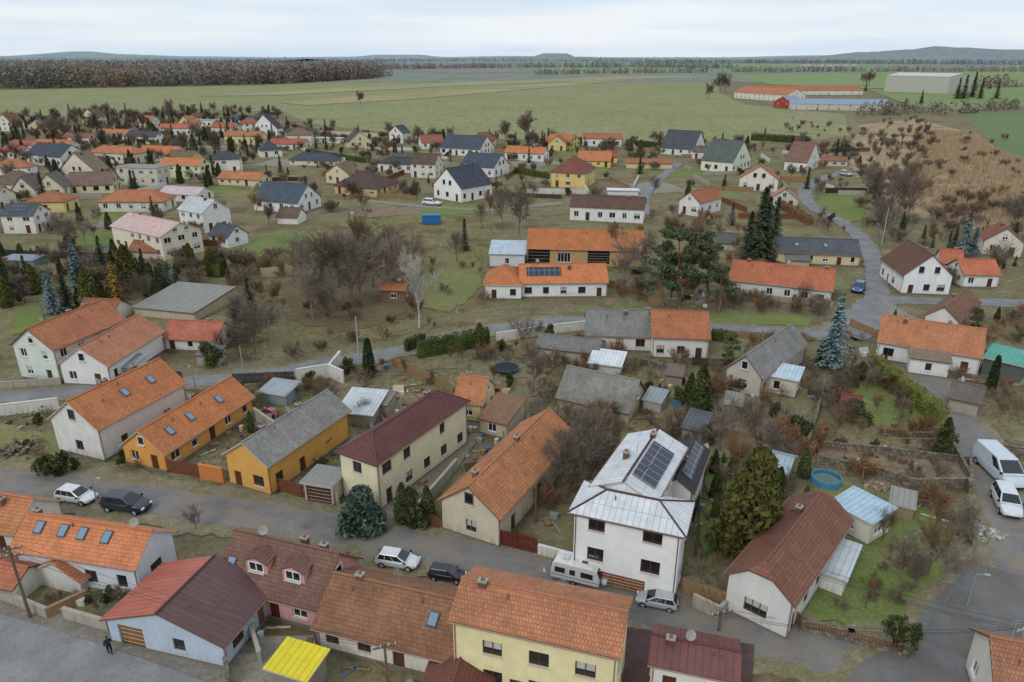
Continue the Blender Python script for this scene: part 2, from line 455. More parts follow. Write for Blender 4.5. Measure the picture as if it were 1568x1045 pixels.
house('orange_roof_house',(20,838),(207,867),(278,817),917,at='B',roof=OR,pitch=36,sky=((-1,-.72,.62),(-1,-.32,.62),(-1,0,.62),(-1,.4,.62)),wall='d3d6da',frame='5f4632',age=.25,ch=((-.9,.1),),dirt=.3,dish=1)
house('orange_roof_annex',(52,873),(121,890),(152,856),912,at='B',rdg='y',roof=OR,pitch=30,wall='d3cfc6',frame='5f4632',age=.3,ch=())
house('tiled_roof_house',(-70,800),(22,815),(76,766),850,at='B',roof='c06a3e',pitch=36,wall='ddd6c8',age=.5,ch=((.2,-.3),))
house('low_tiled_house',(-60,885),(20,900),(34,858),925,at='B',roof='b85c3c',pitch=26,wall='d8d2c6',age=.4,ch=())
house('blue_house_with_two_tone_roof',(163,948),(340,988),(398,896),985,rdg='y',roof='624644',roof2='b0604c',kind='metal',pitch=19,wall='b7c3cf',frame='6b4a30',door='8a6236',age=.2,ch=(),op={0:[(.2,0.05,2.4,2.2,'d'),(.62,.9,1.1,1.2,'w')]})
house('pink_house',(333,890),(489,930),(549,856),968,at='B',roof='7c4e46',pitch=42,wall='d09a98',dorm=((-1,-.3,.3,2.1,1.3),(-1,.42,.3,2.1,1.3)),sky=((-1,-.85,.35),),frame='f0f0f0',ch=((.7,.15),(.25,.3)),age=.6,dish=1,op={0:[(.25,1.,1.3,1.3,'w'),(.55,.05,1.,2.1,'d'),(.8,.9,1.4,1.9,'w')]})
house('brown_tiled_cottage',(484,957),(690,1008),7.2,993,roof='985c42',pitch=31,wall='ddd5c6',sky=((-1,.62,.55),),ch=((-.62,-.0),),age=.9,frame='6a4d38')
house('yellow_two_storey_house',(693,946),(946,1002),5.5,1052,roof='b06242',pitch=24,wall='ecdfae',frame='6a3f24',ch=((-.75,-.1),),age=.5,op={0:[(.25,4.0,1.5,1.3,'w'),(.54,4.0,1.5,1.3,'w'),(.82,4.0,1.5,1.3,'w'),(.25,1.0,1.5,1.5,'w'),(.54,1.,1.5,1.5,'w'),(.82,1.,1.5,1.5,'w'),(.4,.05,1.,2.1,'d')]})
house('red_roof_porch',(648,1058),(742,1072),(765,1005),1085,rdg='y',roof='7c4238',pitch=26,wall='e0d0a0',ch=(),age=.5)
house('small_white_house',(998,1013),(1128,1040),3.6,1062,roof='70443e',kind='metal',pitch=22,wall='e6e4e0',ch=((-.6,-.2),),frame='6a3f24')
house('corner_tiled_house',(1528,1060),(1640,1085),6.,1120,roof='a8624a',pitch=34,wall='dcd6c8',ch=(),age=.6)
house('white_half_hip_house',(1116,880),(1212,922),(1300,794),937,rt='halfhip',rdg='y',roof='83493e',pitch=38,wall='dcd9d4',ch=((.35,.25),),sky=((1,.5,.6),),frame='6a4a38',age=.6,op={0:[(.48,1.1,2.0,1.4,'w')]})
house('flat_roof_annex',(1250,876),(1294,888),(1313,845),915,at='B',rt='shed',pitch=5,roof='b9c0c4',kind='metal',wall='e2e0da',ch=(),frame='6a4a38')
house('garden_shed',(1275,770),(1335,802),(1350,775),838,at='B',rt='shed',pitch=4,roof='a9c2d0',kind='metal',wall='dcd4c4',ch=(),wn=.6)
house('white_villa',(880,781),(1043,816),(1071,774),888,rt='hip',roof='cfd1d3',kind='metal',pitch=24,wall='efeeec',frame='6a3a26',ch=(),door='8a5636',trim='4a3430',dirt=.2,ov=.5,gutter='5a3a30',
      op={0:[(.22,5.9,1.5,1.4,'w'),(.75,5.9,1.7,1.4,'w'),(.22,2.7,1.5,1.4,'w'),(.75,2.7,1.7,1.4,'w'),(.5,.05,4.,1.7,'d')]})
house('villa_rear_wing',(908,748),(1000,768),(1046,686),790,he=8.2,rdg='y',roof='cfd1d3',kind='metal',pitch=24,wall='efeeec',frame='6a3a26',ch=((.7,0),(-.1,.5)),pv=((-1,-.75,.55,.12,.9),),trim='4a3430',dirt=.2)
house('villa_side_wing',(1012,744),(1058,752),(1082,690),790,he=5.6,rdg='y',roof='3c3e42',pitch=34,wall='e2e0da',frame='6a3a26',ch=((-.2,0),),pv=((-1,-.7,.9,.2,.9),))
house('cream_house_maroon_roof',(507,698),(576,709),(714,614),772,rt='hip',rdg='y',roof='6e3a3c',pitch=33,wall='e3dab8',frame='6a4a38',ch=((.55,.2),),age=.3,dirt=.25)
house('orange_gable_house',(700,608),(738,617),(757,590),640,at='A',rdg='x',roof='bf6a42',pitch=38,wall='e0cf9a',ch=((-.5,.1),))
house('garage',(465,738),(508,745),(525,722),770,rt='flat',roof='8d8b88',kind='metal',wall='c9c0ae',ch=(),wn=0,op={0:[(.5,.05,3.,2.2,'d')]})
house('old_tiled_farmhouse',(673,768),(763,792),(878,665),815,rdg='y',roof='b8683f',pitch=37,wall='d2c7b0',frame='6b5a48',ch=((-.75,.2),(.1,0)),age=.85,dirt=.9,wn=.6)
house('ochre_house_grey_roof',(346,694),(408,712),(532,628),742,rdg='y',roof='8f8d85',pitch=34,wall='dba75a',frame='7a4a2a',ch=((-.55,.1),(.3,.1)),age=.6,dirt=.2)
house('orange_house',(186,682),(250,694),(385,607),712,rdg='y',roof='cb6a38',pitch=37,wall='e0a055',frame='efe6d0',ch=((.2,.3),),sky=((-1,-.2,.5),(-1,.45,.5),(-1,-.65,.45)),age=.3,dirt=.2)
house('white_house_orange_roof',(85,637),(148,656),(281,586),688,rdg='y',roof='c5693a',pitch=37,wall='dedcd6',frame='6a5a48',ch=((-.15,.2),(.6,.4)),sky=((-1,-.1,.5),(-1,.5,.5)),age=.35,wn=.6,dirt=.8)
house('mint_house',(12,530),(80,535),(190,488),583,rdg='y',roof='b2603f',pitch=36,wall='d4dcd0',ch=((.1,.1),(.6,.2)),age=.4,gw=1)
house('white_gable_house',(96,554),(163,560),(248,507),587,rdg='y',roof='bc6d52',pitch=35,wall='e6e3de',ch=((.1,.3),),age=.3)
house('grey_porch',(165,560),(200,563),(212,548),577,rt='shed',pitch=6,roof='8e97a0',kind='metal',wall='d6d4d0',ch=())
house('low_barn',(205,471),(297,480),(357,449),492,rt='shed',pitch=5,at='B',roof='85837c',kind='metal',wall='c2b69c',ch=(),wn=.5)
house('red_roof_cottage',(250,517),(330,521),6.,537,roof='b35642',pitch=32,wall='dfd8cc',ch=((.4,.2),))
house('brown_roof_outbuilding',(120,478),(172,480),(196,466),492,roof='a0563a',pitch=32,wall='d5cfc2',ch=())
house('solar_house',(797,433),(930,432),8.5,457,roof='c8662f',pitch=30,wall='e9e8e4',frame='5a4030',pv=((-1,-.85,-.05,.3,.8),),ch=((.15,-.3),),age=.15)
house('solar_house_wing',(743,435),(798,436),9.,459,rt='hip',rdg='y',roof='c8662f',pitch=34,wall='e9e8e4',frame='5a4030',ch=(),age=.15)
house('orange_barn',(808,380),(985,384),11.,407,roof='c4662e',pitch=30,wall='c09a72',ch=(),age=.2,wn=.25,door='241c16',op={0:[(.1,.05,5,4,'d'),(.32,1.,3,2.2,'w'),(.62,.8,5,3,'d')]})  # near-black door panels paint the shade inside the open barn front
house('metal_shed',(750,389),(803,390),7.,410,rt='shed',pitch=10,roof='b4c2cc',kind='metal',wall='d4d6d6',ch=(),wn=.4)
house('long_orange_house',(1118,428),(1274,445),9.,451,roof='c55f3d',pitch=32,wall='e0ddd6',ch=((.85,.0),(-.7,0)),age=.4)
house('dark_roof_house',(1190,386),(1318,391),9.,404,roof='565860',pitch=28,wall='d9cba4',sky=((-1,-.5,.5),(-1,.2,.5)),ch=((.1,.1),))
house('white_house_brown_roof',(1351,396),(1385,421),(1450,418),451,at='B',roof='6d4238',pitch=42,wall='ebeae8',frame='5a4030',ch=((.1,.2),),age=.2,gw=2)
house('white_house_red_roof',(1476,420),(1532,421),7.,441,roof='bf5a3c',pitch=32,wall='e6e4e0',ch=())
house('small_tiled_house',(1440,402),(1474,405),7.,420,roof='b4583f',pitch=32,wall='e0dcd2',ch=((.4,.1),))
house('gabled_house',(1508,368),(1568,373),9.,391,rdg='y',roof='8c4638',pitch=38,wall='ddd6c4',ch=((.1,.1),))
house('brown_roof_house',(1414,486),(1468,493),(1500,462),500,rdg='y',roof='8a5646',pitch=38,wall='dfdad2',ch=((.1,.2),))
house('long_tiled_house',(1346,522),(1503,547),9.,551,roof='bf6b46',pitch=32,wall='e6e4df',frame='5a4030',ch=((-.55,-.2),(.35,.3)),age=.5)
house('entrance_porch',(1395,548),(1455,556),2.5,573,rt='shed',pitch=10,roof='8b6a5e',wall='e6e4df',ch=())
house('grey_roof_cottage',(898,512),(999,515),8.5,537,roof='7c7a74',pitch=33,wall='dcd8ce',ch=((.9,.1),(.2,-.2)),age=.7,frame='7a5a40')
house('orange_roof_cottage',(1000,515),(1086,518),8.5,549,roof='ac5a38',pitch=33,wall='e2dfd8',ch=(),age=.4,frame='7a5a40')
house('grey_outbuilding',(821,531),(914,542),5.5,548,roof='76746f',pitch=22,wall='bdb5a6',ch=(),age=.7)
house('shingle_barn',(854,607),(962,631),(982,598),648,at='B',roof='8a857a',pitch=40,wall='c5b99f',ch=(),age=.9,wn=.3,dirt=1.)
house('white_shed',(902,556),(950,562),4.,568,rt='shed',pitch=8,roof='d5dadc',kind='metal',wall='d0d0cc',ch=())
house('steep_grey_barn',(1140,545),(1166,578),(1234,526),600,at='B',rdg='y',roof='84827b',pitch=44,wall='c2bbac',ch=(),age=.8,he=3.4)
house('flat_blue_roof_shed',(1160,572),(1221,584),(1239,570),612,at='B',rt='shed',pitch=4,roof='b8cbd8',kind='metal',wall='d2c9b6',ch=(),wn=.6)
house('grey_garden_shed',(398,600),(437,606),(450,590),622,at='B',rt='shed',pitch=6,roof='97a0a6',kind='metal',wall='8f9aa0',ch=(),wn=0)
house('sheet_roof_shelter',(520,628),(570,636),(592,608),645,at='B',rt='shed',pitch=7,roof='c3c8cb',kind='metal',wall='a39a8c',ch=(),wn=.4)
house('backyard_shed',(640,655),(672,662),4,675,rt='gable',pitch=22,roof='8a5240',wall='b5a68c',ch=())
house('backyard_hut',(735,640),(775,650),5,665,rt='shed',pitch=12,roof='8a5a48',wall='c5b89c',ch=())
house('brick_outbuilding',(800,690),(840,700),6,722,rt='gable',pitch=30,roof='9c5a40',wall='b89a78',ch=())
house('field_hut',(583,444),(620,445),4.,463,roof='b3603c',pitch=20,wall='8a6f56',ch=(),wn=.5)
house('playhouse',(1292,625),(1318,628),3.,641,rt='gable',pitch=40,roof='8a3a34',wall='a9805a',ch=())
house('small_shed',(1455,608),(1500,618),5,630,rt='gable',pitch=28,roof='6b625a',wall='a89f90',ch=())
house('teal_shelter',(1508,548),(1568,562),5,575,rt='shed',pitch=6,roof='4fa08e',kind='metal',wall='5c6660',ch=(),wn=0)
house('yellow_roof_shelter',(412,1022),(470,1040),(494,1003),1062,rt='shed',pitch=4,roof='e0cc20',kind='metal',wall='8a8478',ch=(),wn=0,he=2.4)
house('dark_roof_garage',(1045,655),(1075,662),4,672,rt='shed',pitch=8,roof='5a5f64',kind='metal',wall='b0aaa0',ch=(),wn=0)
house('greenhouse',(1170,718),(1205,724),(1218,700),740,rt='gable',pitch=24,roof='9fb0b4',kind='metal',wall='a9b2b2',ch=(),wn=1)
for (A_,B_,C_,bt,rc,wc) in (((560,618),(592,622),3,632,'77706a','a59a88'),((985,612),(1012,618),3,628,'8d9398','b0aca4'),((1020,575),(1045,578),3,588,'6c5a50','9a8a78'),((1110,620),(1135,624),3,634,'84807a','9c9486'),((470,672),(500,678),3,690,'7a4a40','b0a48c'),((300,545),(330,547),3,558,'6a6a6c','a8a296'),((1440,520),(1465,524),3,535,'70625a','a09484'),((1380,775),(1400,780),2.5,792,'8c8a84','9c8c74')):
    house('tool_shed',A_,B_,C_,bt,rt='shed',pitch=9,roof=rc,kind='metal',wall=wc,ch=(),wn=0,ov=.25)
FH=[((18,290),(52,290),10,306,'y',46,'6f6259','d6cfb8'),((55,288),(96,287),10,304,'y',46,'6f6259','d8d0b4'),((103,284),(172,282),11,298,'x',38,'7d6455','d5cba8'),((170,346),(246,363),(291,347),380,'x',24,'c9a79f','e4d9c2'),
((150,309),(248,309),11,325,'h',30,'b8623f','d8d2c4'),((273,320),(309,327),(367,322),350,'x',34,'b9bcbc','e8e6e0'),((320,359),(348,364),(375,356),375,'x',36,'50545c','e8e8e8'),
((388,306),(455,311),(498,301),322,'x',36,'465260','e6e6e2'),((424,332),(455,333),7,343,'x',34,'6d4c48','e6e2da'),((243,296),(302,299),10,307,'x',22,'c6b0b0','ded8cc'),((333,273),(395,276),9,283,'x',28,'b8653c','d9c9a4'),
((512,284),(576,289),(600,279),297,'h',32,'5a4640','d8b889'),((443,245),(512,247),10,253,'h',32,'454d58','d9cfb8'),((578,250),(645,253),10,263,'h',28,'3f444c','e4e2dc'),
((651,284),(706,289),(753,281),305,'y',40,'454b55','ecebe8'),((674,226),(735,229),(749,223),237,'x',32,'464e5a','e6e4e0'),((705,253),(756,257),(779,251),268,'x',34,'414c5c','e8e6e2'),
((773,233),(832,236),9,245,'x',32,'bf6338','e6e2d8'),((828,218),(870,219),(888,215),228,'x',24,'b85c30','e0c878'),((845,263),(896,266),(912,257),286,'h',32,'803f36','dfc480'),
((885,246),(935,247),(950,242),256,'x',30,'c06434','dcc47c'),((892,212),(952,213),9,224,'x',30,'b05a3e','e4e0d6'),((873,316),(986,321),11,337,'x',28,'63403c','e6e4de'),
((1031,309),(1071,311),(1105,302),330,'y',38,'a9573a','e4e2dc'),((1070,246),(1122,249),(1150,241),262,'x',36,'5a635c','dfe4d0'),((1133,273),(1192,276),9,291,'y',34,'b05a3e','dedad0'),
((1203,246),(1236,249),(1255,242),260,'x',38,'7f5148','e4e0da'),((1012,226),(1062,229),(1080,223),236,'x',38,'4a4f56','dfe0dc'),((960,250),(1030,251),8,258,'x',22,'b3603c','d8c8a0'),
((40,236),(92,241),(120,235),251,'x',36,'444c5a','e4e2de'),((50,222),(104,224),9,232,'x',32,'c06036','e0dcd0'),((90,262),(148,265),9,272,'y',38,'86665a','dad2bc'),((137,233),(205,236),10,248,'h',32,'b56540','ddd6c4'),
((177,256),(238,258),9,283,'f',5,'8a8a8a','d0cbb8'),((212,234),(268,236),9,246,'x',36,'c46438','e0dcd0'),((243,252),(305,254),9,272,'x',30,'c06838','d6dcb0'),((152,205),(195,206),8,214,'x',34,'bb6a48','e2ded4'),
((192,208),(238,210),8,220,'x',34,'4a5260','e6e4e0'),((243,196),(292,197),8,207,'x',32,'b85440','e2ded4'),((286,184),(338,185),8,194,'f',5,'b09a8a','e4e2de'),((322,195),(358,196),8,206,'x',38,'a8583c','d8d0bc'),
((343,208),(398,209),9,221,'x',30,'b06644','dccf98'),((386,196),(424,197),8,207,'y',42,'4a4c52','e6e6e4'),((412,220),(466,221),8,229,'x',32,'a84840','dcd6c8'),((352,182),(408,183),8,189,'x',30,'465064','d6d4cc'),
((436,203),(482,204),8,209,'x',26,'4c4a4c','cfcabe'),((0,330),(50,330),9,358,'x',30,'4d525a','dcd8ce'),((0,232),(30,233),8,244,'x',34,'a8443a','dcd6c8'),((14,222),(50,223),8,230,'x',32,'a04a44','dcd6c8'),((96,210),(142,211),8,219,'x',30,'8a5548','dcd6c8'),
((-60,300),(-8,302),9,322,'x',34,'a8583c','dcd6c8'),((-70,250),(-15,252),9,266,'x',34,'7a5548','dcd6c8'),((1205,398),(1240,400),5,407,'x',20,'6a6a68','b8b0a0'),((600,242),(640,243),7,249,'x',30,'5a5048','cfc8b8'),((640,236),(670,237),7,242,'f',4,'8f8f8c','d8d6d0'),
((930,292),(978,293),5,299,'f',3,'d5d8da','dcdcdc'),((1098,371),(1130,373),6,382,'x',34,'5c5a58','b8b2a6'),((1180,304),(1222,306),7,318,'y',36,'a8705c','ccc4b4'),((1258,246),(1298,247),7,254,'x',24,'a05a48','cfc8b8'),
((196,384),(240,386),7,395,'x',30,'9c5a40','cfc4a8'),((0,398),(50,399),5,408,'f',3,'8890a0','8a94a8'),((900,240),(945,241),7,249,'x',26,'a8402c','d8c890'),((1060,232),(1100,234),7,243,'x',36,'6a6058','d5d2c8'),((480,212),(520,213),7,219,'f',4,'b8b4ac','d8d6d0')]
FN=['village_house','gable_roof_house','family_house','tiled_village_house']
def fhouse(i,h):
    A_,B_,C_,bt,t,pt,rc,wc=h
    rt={'x':'gable','y':'gable','h':'hip','f':'flat'}[t]
    if isinstance(C_,(int,float)): C_=C_*.85
    house(FN[i%4] if t!='f' else 'flat_roof_house',A_,B_,C_,bt,at='A',rt=rt,rdg='y' if t=='y' else 'x',pitch=pt,roof=rc,wall=wc,kind='metal' if rc in('b9bcbc','c9a79f','c6b0b0') else 'tile',age=.3,gutter=None,plinth=None,frame=R.choice(['eeeeee','6a4a38','eeeeee']),
      ch=((R.uniform(-.6,.6),R.uniform(-.2,.3)),) if t!='f' else (),gw=2,dirt=.3,
      pv=((-1,-.6,.4,.3,.8),) if rc in('4d525a',) else ())
for i,h in enumerate(FH): fhouse(i,h)
ri=random.Random(12); ROADS.append(([Vector((P(1040,250).x,P(1040,250).y)),Vector((P(985,305).x,P(985,305).y))],4))
for poly,nn in (([(-60,200),(-60,330),(120,345),(330,300),(480,262),(520,222),(430,190),(250,186)],15),([(440,200),(560,215),(640,222),(900,225),(980,232),(880,238),(560,238)],5),([(480,262),(660,258),(660,278),(600,300),(500,300)],2)):
    w=[P(*p) for p in poly]; x0=min(p.x for p in w);x1=max(p.x for p in w);y0=min(p.y for p in w);y1=max(p.y for p in w); c=0
    for q in range(nn*60):
        x,y=ri.uniform(x0,x1),ri.uniform(y0,y1)
        if not inside(w,x,y) or not free(x,y,8.5): continue
        c+=1; he=ri.choice((3.4,3.8,5.6)); D=math.hypot(y,HC); L=ri.uniform(9,14)
        t=ri.choice('xxyh'); ang=ri.uniform(-.5,.5); dx,dy=math.cos(ang)*L/2,math.sin(ang)*L/2
        def pj(px,py,pz):
            f=Vector((0,math.cos(TH),-math.sin(TH))); u=Vector((0,math.sin(TH),math.cos(TH))); v=Vector((px,py,pz-HC)); k=v.dot(f)
            return (CX+FP*v.x/k,CY-FP*v.dot(u)/k)
        a=pj(x-dx,y-dy,he);b=pj(x+dx,y+dy,he)
        house(FN[c%4],a,b,ri.uniform(7.5,10),0,rt={'x':'gable','y':'gable','h':'hip'}[t],rdg='y' if t=='y' else 'x',pitch=ri.uniform(28,42),he=he,roof=ri.choice(('b0603f','8a4a3c','4a4f58','a05040','7a5a4c','b86c48','6b4a44')),wall=ri.choice(('e6e2d8','d8cca8','e8e6e2','dcd6c8','d8c48c')),age=.4,gutter=None,plinth=None,dirt=.3,ch=((ri.uniform(-.5,.5),.1),))
        if c>=nn: break
house('long_farm_barn',(1125,141),(1205,146),26,151,roof='b5603f',pitch=24,wall='dcd8cc',ch=(),gutter=None,wn=.5)
house('long_farm_barn',(1160,139),(1322,139),26,146,roof='b06044',pitch=22,wall='d8d2c4',ch=(),gutter=None,wn=.4)
house('blue_roof_farm_hall',(1212,159),(1362,161),24,169,roof='8497ad',kind='metal',pitch=18,wall='c4bfb2',ch=(),gutter=None,wn=.4)
house('red_farm_hall',(1185,156),(1212,158),16,165,rdg='y',roof='7f93ab',kind='metal',pitch=25,wall='a8433c',ch=(),gutter=None,wn=.4)
house('grey_farm_hall',(1358,116),(1455,118),60,141,rt='gable',pitch=7,roof='c4c4c0',kind='metal',wall='b9b5aa',ch=(),gutter=None,wn=0,gw=0)
# ---------------------------------------------------------------- ground
def gridsheet(name,xs,ys,mat,z=0.):
    mb=MB(); 
    for a,b in zip(xs,xs[1:]):
        for c,d in zip(ys,ys[1:]): mb.face([(a,c,z),(b,c,z),(b,d,z),(a,d,z)])
    return mb.obj(name,[mat])
gt=ground('village_grass','777551','766c54','8c8067',s1=.06,s2=.22,c3='62573f')
xs=[-16000,-8000,-4000,-2000,-1000,-600]+list(range(-450,451,50))+[600,1000,2000,4000,8000,16000]
ys=[-600,-200]+list(range(-50,651,50))+[800,1000,1300,1700,2300,3200,4500,6500,9500,14000]
gridsheet('ground',xs,ys,gt)
LV=[0]; STP=.0016
def skirt(mb,pts):
    n=len(pts)
    for i in range(n):
        a,b=pts[i],pts[(i+1)%n]; mb.face([a,b,(b[0],b[1],0),(a[0],a[1],0)])
def patch(name,pts,mat,jit=.0,z=None,step=3.,raw=False):
    LV[0]+=1; zz=z if z is not None else STP*LV[0]
    w=pts if raw else [P(u,v) for u,v in pts]; out=[]
    n=len(w)
    for i in range(n):
        a,b=w[i],w[(i+1)%n]; out.append(Vector((a.x,a.y,zz)))
        if jit:
            L=(b-a).length; k=min(60,int(L/min(step,2. if step==3. else step)))
            for j in range(1,k):
                p=a.lerp(b,j/k); nn=noise.noise_vector(p*.15)*jit*1.8+noise.noise_vector(p*.6)*jit*1.2
                out.append(Vector((p.x+nn.x,p.y+nn.y,zz)))
    mb=MB(); mb.face(out); skirt(mb,out); return mb.obj(name,[mat])
def smooth(pts,k=6):
    o=[]
    for i in range(len(pts)-1):
        p0=pts[max(i-1,0)];p1=pts[i];p2=pts[i+1];p3=pts[min(i+2,len(pts)-1)]
        for j in range(k):
            t=j/k; o.append(.5*((2*p1)+(p2-p0)*t+(2*p0-5*p1+4*p2-p3)*t*t+(3*p1-p0-3*p2+p3)*t**3))
    o.append(pts[-1]); return o
def strip(name,pts,w,mat,jit=.15,reg=True,off=0.,z=None):
    LV[0]+=1; zz=z if z is not None else STP*LV[0]
    c=smooth([P(u,v) for u,v in pts],14)
    if reg: ROADS.append(([Vector((p.x,p.y)) for p in c[::3]],w/2))
    mb=MB(); L=[];Rr=[]
    for i,p in enumerate(c):
        d=(c[min(i+1,len(c)-1)]-c[max(i-1,0)]).normalized(); n=Vector((-d.y,d.x,0))
        j1=noise.noise(p*.5)*jit*2; j2=noise.noise(p*.5+Vector((9,9,9)))*jit*2
        L.append(p+n*(w/2+j1+off)); Rr.append(p-n*(w/2+j2-off))
    for i in range(len(c)-1):
        mb.face([(q.x,q.y,zz) for q in (Rr[i],Rr[i+1],L[i+1],L[i])])
    skirt(mb,[(q.x,q.y,zz) for q in Rr+L[::-1]])
    return mb.obj(name,[mat])
far1=ground('hazy_far_fields','778073','83857a','6f7d68',s1=.0012,s2=.004,bump=0)  # greyed base colours, aerial haze painted into the far land
field=ground('field','83865c','8d8a66','7b7f52',s1=.006,s2=.03,bump=0)
gridsheet('far_farmland',[-16000,-8000,-4000,-2000,0,2000,4000,8000,16000],[1480,2300,3200,4500,6500,9500,13500],far1,.25)
def fpatch(name,pts,col,col2=None,z=.4):
    m=ground(name,col,col2 or col,None,s1=.004,s2=.02,bump=0); 
    LV[0]+=1
    w=[P(u,v) for u,v in pts]; mb=MB(); mb.face([(p.x,p.y,z+.02*(LV[0]%10)) for p in w]); mb.obj(name,[m])
patch('field',[(-900,200),(-300,190),(0,186),(200,172),(300,166),(430,172),(480,190),(585,202),(640,212),(800,214),(1000,216),(1200,218),(1310,206),(1300,176),(1140,160),(1100,141),(1100,116),(900,113),(700,115),(560,122),(400,131),(0,138),(-600,142)],field,1.5,step=30)
fpatch('ploughed_field_strip',[(430,158),(520,150),(700,138),(900,124),(960,124),(800,138),(640,152),(470,162)],'a09472','8c8560',.3)
fpatch('field_edge_strip',[(300,148),(600,131),(960,117),(1080,117),(700,132),(420,147)],'999472','898a66',.32)
fpatch('meadow',[(1120,116),(1568,108),(1800,110),(1800,132),(1568,132),(1330,136),(1180,130)],'768d5a','7f8c60',.3)
fpatch('meadow',[(1330,138),(1568,134),(1800,136),(1800,165),(1568,164),(1480,170),(1400,165)],'738854','7d8660',.3)
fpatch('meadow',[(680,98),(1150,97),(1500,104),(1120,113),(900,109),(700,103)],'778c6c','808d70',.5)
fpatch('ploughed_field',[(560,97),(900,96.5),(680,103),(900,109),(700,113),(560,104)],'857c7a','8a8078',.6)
fpatch('ploughed_field',[(0,93.5),(700,93),(500,96),(0,97)],'827f84','7f8779',.6)  # farthest strips: distance haze is mixed into these pale colours
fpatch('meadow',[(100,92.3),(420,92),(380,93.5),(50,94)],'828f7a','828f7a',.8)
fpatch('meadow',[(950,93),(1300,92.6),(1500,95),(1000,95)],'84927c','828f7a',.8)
green2=ground('green_field','64794f','6a7b52',None,s1=.01,s2=.05,bump=0)
patch('green_field',[(1480,172),(1900,168),(1900,270),(1640,262),(1530,232),(1500,200)],green2,1,step=12)
reed=ground('reeds','a48f76','958368','ad9a7e',s1=.02,s2=.12,c3='7d7054')
patch('reed_ground',[(1312,192),(1400,182),(1490,205),(1530,235),(1640,270),(1700,370),(1500,350),(1420,335),(1340,310),(1300,250)],reed,1.5)
lawn=ground('lawn','767a4c','7f7e54','746e50',s1=.08,s2=.5)
lawn2=ground('lawn_green','6a7a42','747f4a','6f7048',s1=.1,s2=.6)
rough=ground('rough_grass','7a7558','80765c','6a6349',s1=.08,s2=.4)
dirtm=ground('soil','7b6a57','857461','94866f',s1=.2,s2=.8)
grav=ground('gravel','8a8478','948d80','7a7266',s1=.3,s2=1.5)
patch('meadow',[(340,392),(400,372),(480,345),(560,330),(700,325),(760,345),(745,395),(742,470),(690,500),(600,520),(430,520),(350,440)],ground('dry_meadow','7b7852','776c50','8a7f5e',s1=.05,s2=.25,c3='5f543c'),1)
# garden plots between the village houses
rp=random.Random(77); pm_=[lawn2,lawn,dirtm,grav,lawn2,rough,lawn]; PZ=[P(*p) for p in [(-60,200),(-60,395),(340,400),(500,345),(900,335),(1200,340),(1310,290),(1310,228),(1000,228),(600,220),(430,195),(250,190)]]
c=0
while c<70:
    x,y=rp.uniform(-260,240),rp.uniform(150,540)
    if not inside(PZ,x,y): continue
    c+=1; a=rp.choice((0,1.57))+rp.uniform(-.3,.3); hx,hy=rp.uniform(5,14),rp.uniform(5,12); ca,sa=math.cos(a),math.sin(a)
    patch('garden_plot',[Vector((x+ca*u*hx-sa*v*hy,y+sa*u*hx+ca*v*hy,0)) for u,v in ((-1,-1),(1,-1),(1,1),(-1,1))],rp.choice(pm_),.6,raw=True)
patch('leaf_litter',[(430,440),(480,400),(560,395),(630,400),(640,440),(620,490),(520,510),(440,490)],ground('litter','6f624c','655840','7a6c52',s1=.1,s2=.5),1.5)
patch('lawn',[(355,384),(420,358),(470,352),(480,392),(440,410),(370,402)],lawn2,1)
patch('lawn',[(640,395),(735,395),(738,440),(690,480),(640,470)],lawn,1)
patch('lawn',[(610,320),(640,312),(740,314),(740,326),(640,335)],lawn2,.6)
patch('lawn',[(-40,385),(60,392),(80,420),(20,440),(-60,430)],lawn2,1)
patch('soil_plot',[(560,318),(640,318),(650,328),(560,334)],dirtm,.6)
patch('lawn',[(20,470),(60,470),(70,500),(20,515)],lawn2,.5)
patch('lawn',[(1090,482),(1240,486),(1240,500),(1090,496)],lawn2,.4)
patch('lawn',[(1250,290),(1310,290),(1325,335),(1290,345),(1250,320)],lawn2,.8)
patch('lawn',[(1270,600),(1350,575),(1420,600),(1440,650),(1380,665),(1300,640)],lawn2,.8)
patch('lawn',[(1235,830),(1320,760),(1420,780),(1480,860),(1440,930),(1380,985),(1230,955),(1215,925)],lawn2,.8)
patch('soil_plot',[(1340,840),(1400,835),(1430,870),(1370,880)],rough,.6)
patch('lawn',[(1240,735),(1380,755),(1390,800),(1300,810),(1250,760)],lawn,.6)
patch('garden_terrace',[(1255,685),(1480,705),(1478,745),(1400,750),(1250,715)],dirtm,.5)
patch('garden_terrace',[(1290,645),(1440,665),(1480,700),(1260,682)],rough,.5)
patch('lawn',[(1080,720),(1140,730),(1130,830),(1080,850),(1070,790)],lawn2,.5)
patch('lawn',[(590,570),(690,560),(730,545),(850,560),(850,600),(760,620),(700,565)],rough,.8)
patch('garden',[(760,700),(900,640),(1000,660),(950,720),(880,780),(800,780)],rough,.8)
patch('garden',[(980,560),(1150,570),(1240,610),(1250,700),(1080,700),(990,640)],rough,.8)
patch('soil_plot',[(1100,600),(1180,610),(1230,640),(1200,690),(1100,680)],dirtm,.8)
patch('lawn',[(0,650),(85,665),(95,700),(0,690)],lawn,.6)
patch('verge',[(0,695),(190,712),(300,740),(480,765),(680,815),(870,860),(860,880),(660,840),(450,790),(200,755),(0,735)],rough,.5)
patch('lawn',[(345,600),(400,620),(350,660),(290,700),(280,690)],lawn2,.5)
patch('courtyard',[(560,770),(640,800),(760,640),(720,625)],ground('yard','7f7866','888070','6f6750',s1=.2,s2=1.),.4)
patch('courtyard',[(340,975),(480,975),(500,1060),(330,1060)],grav,.2)
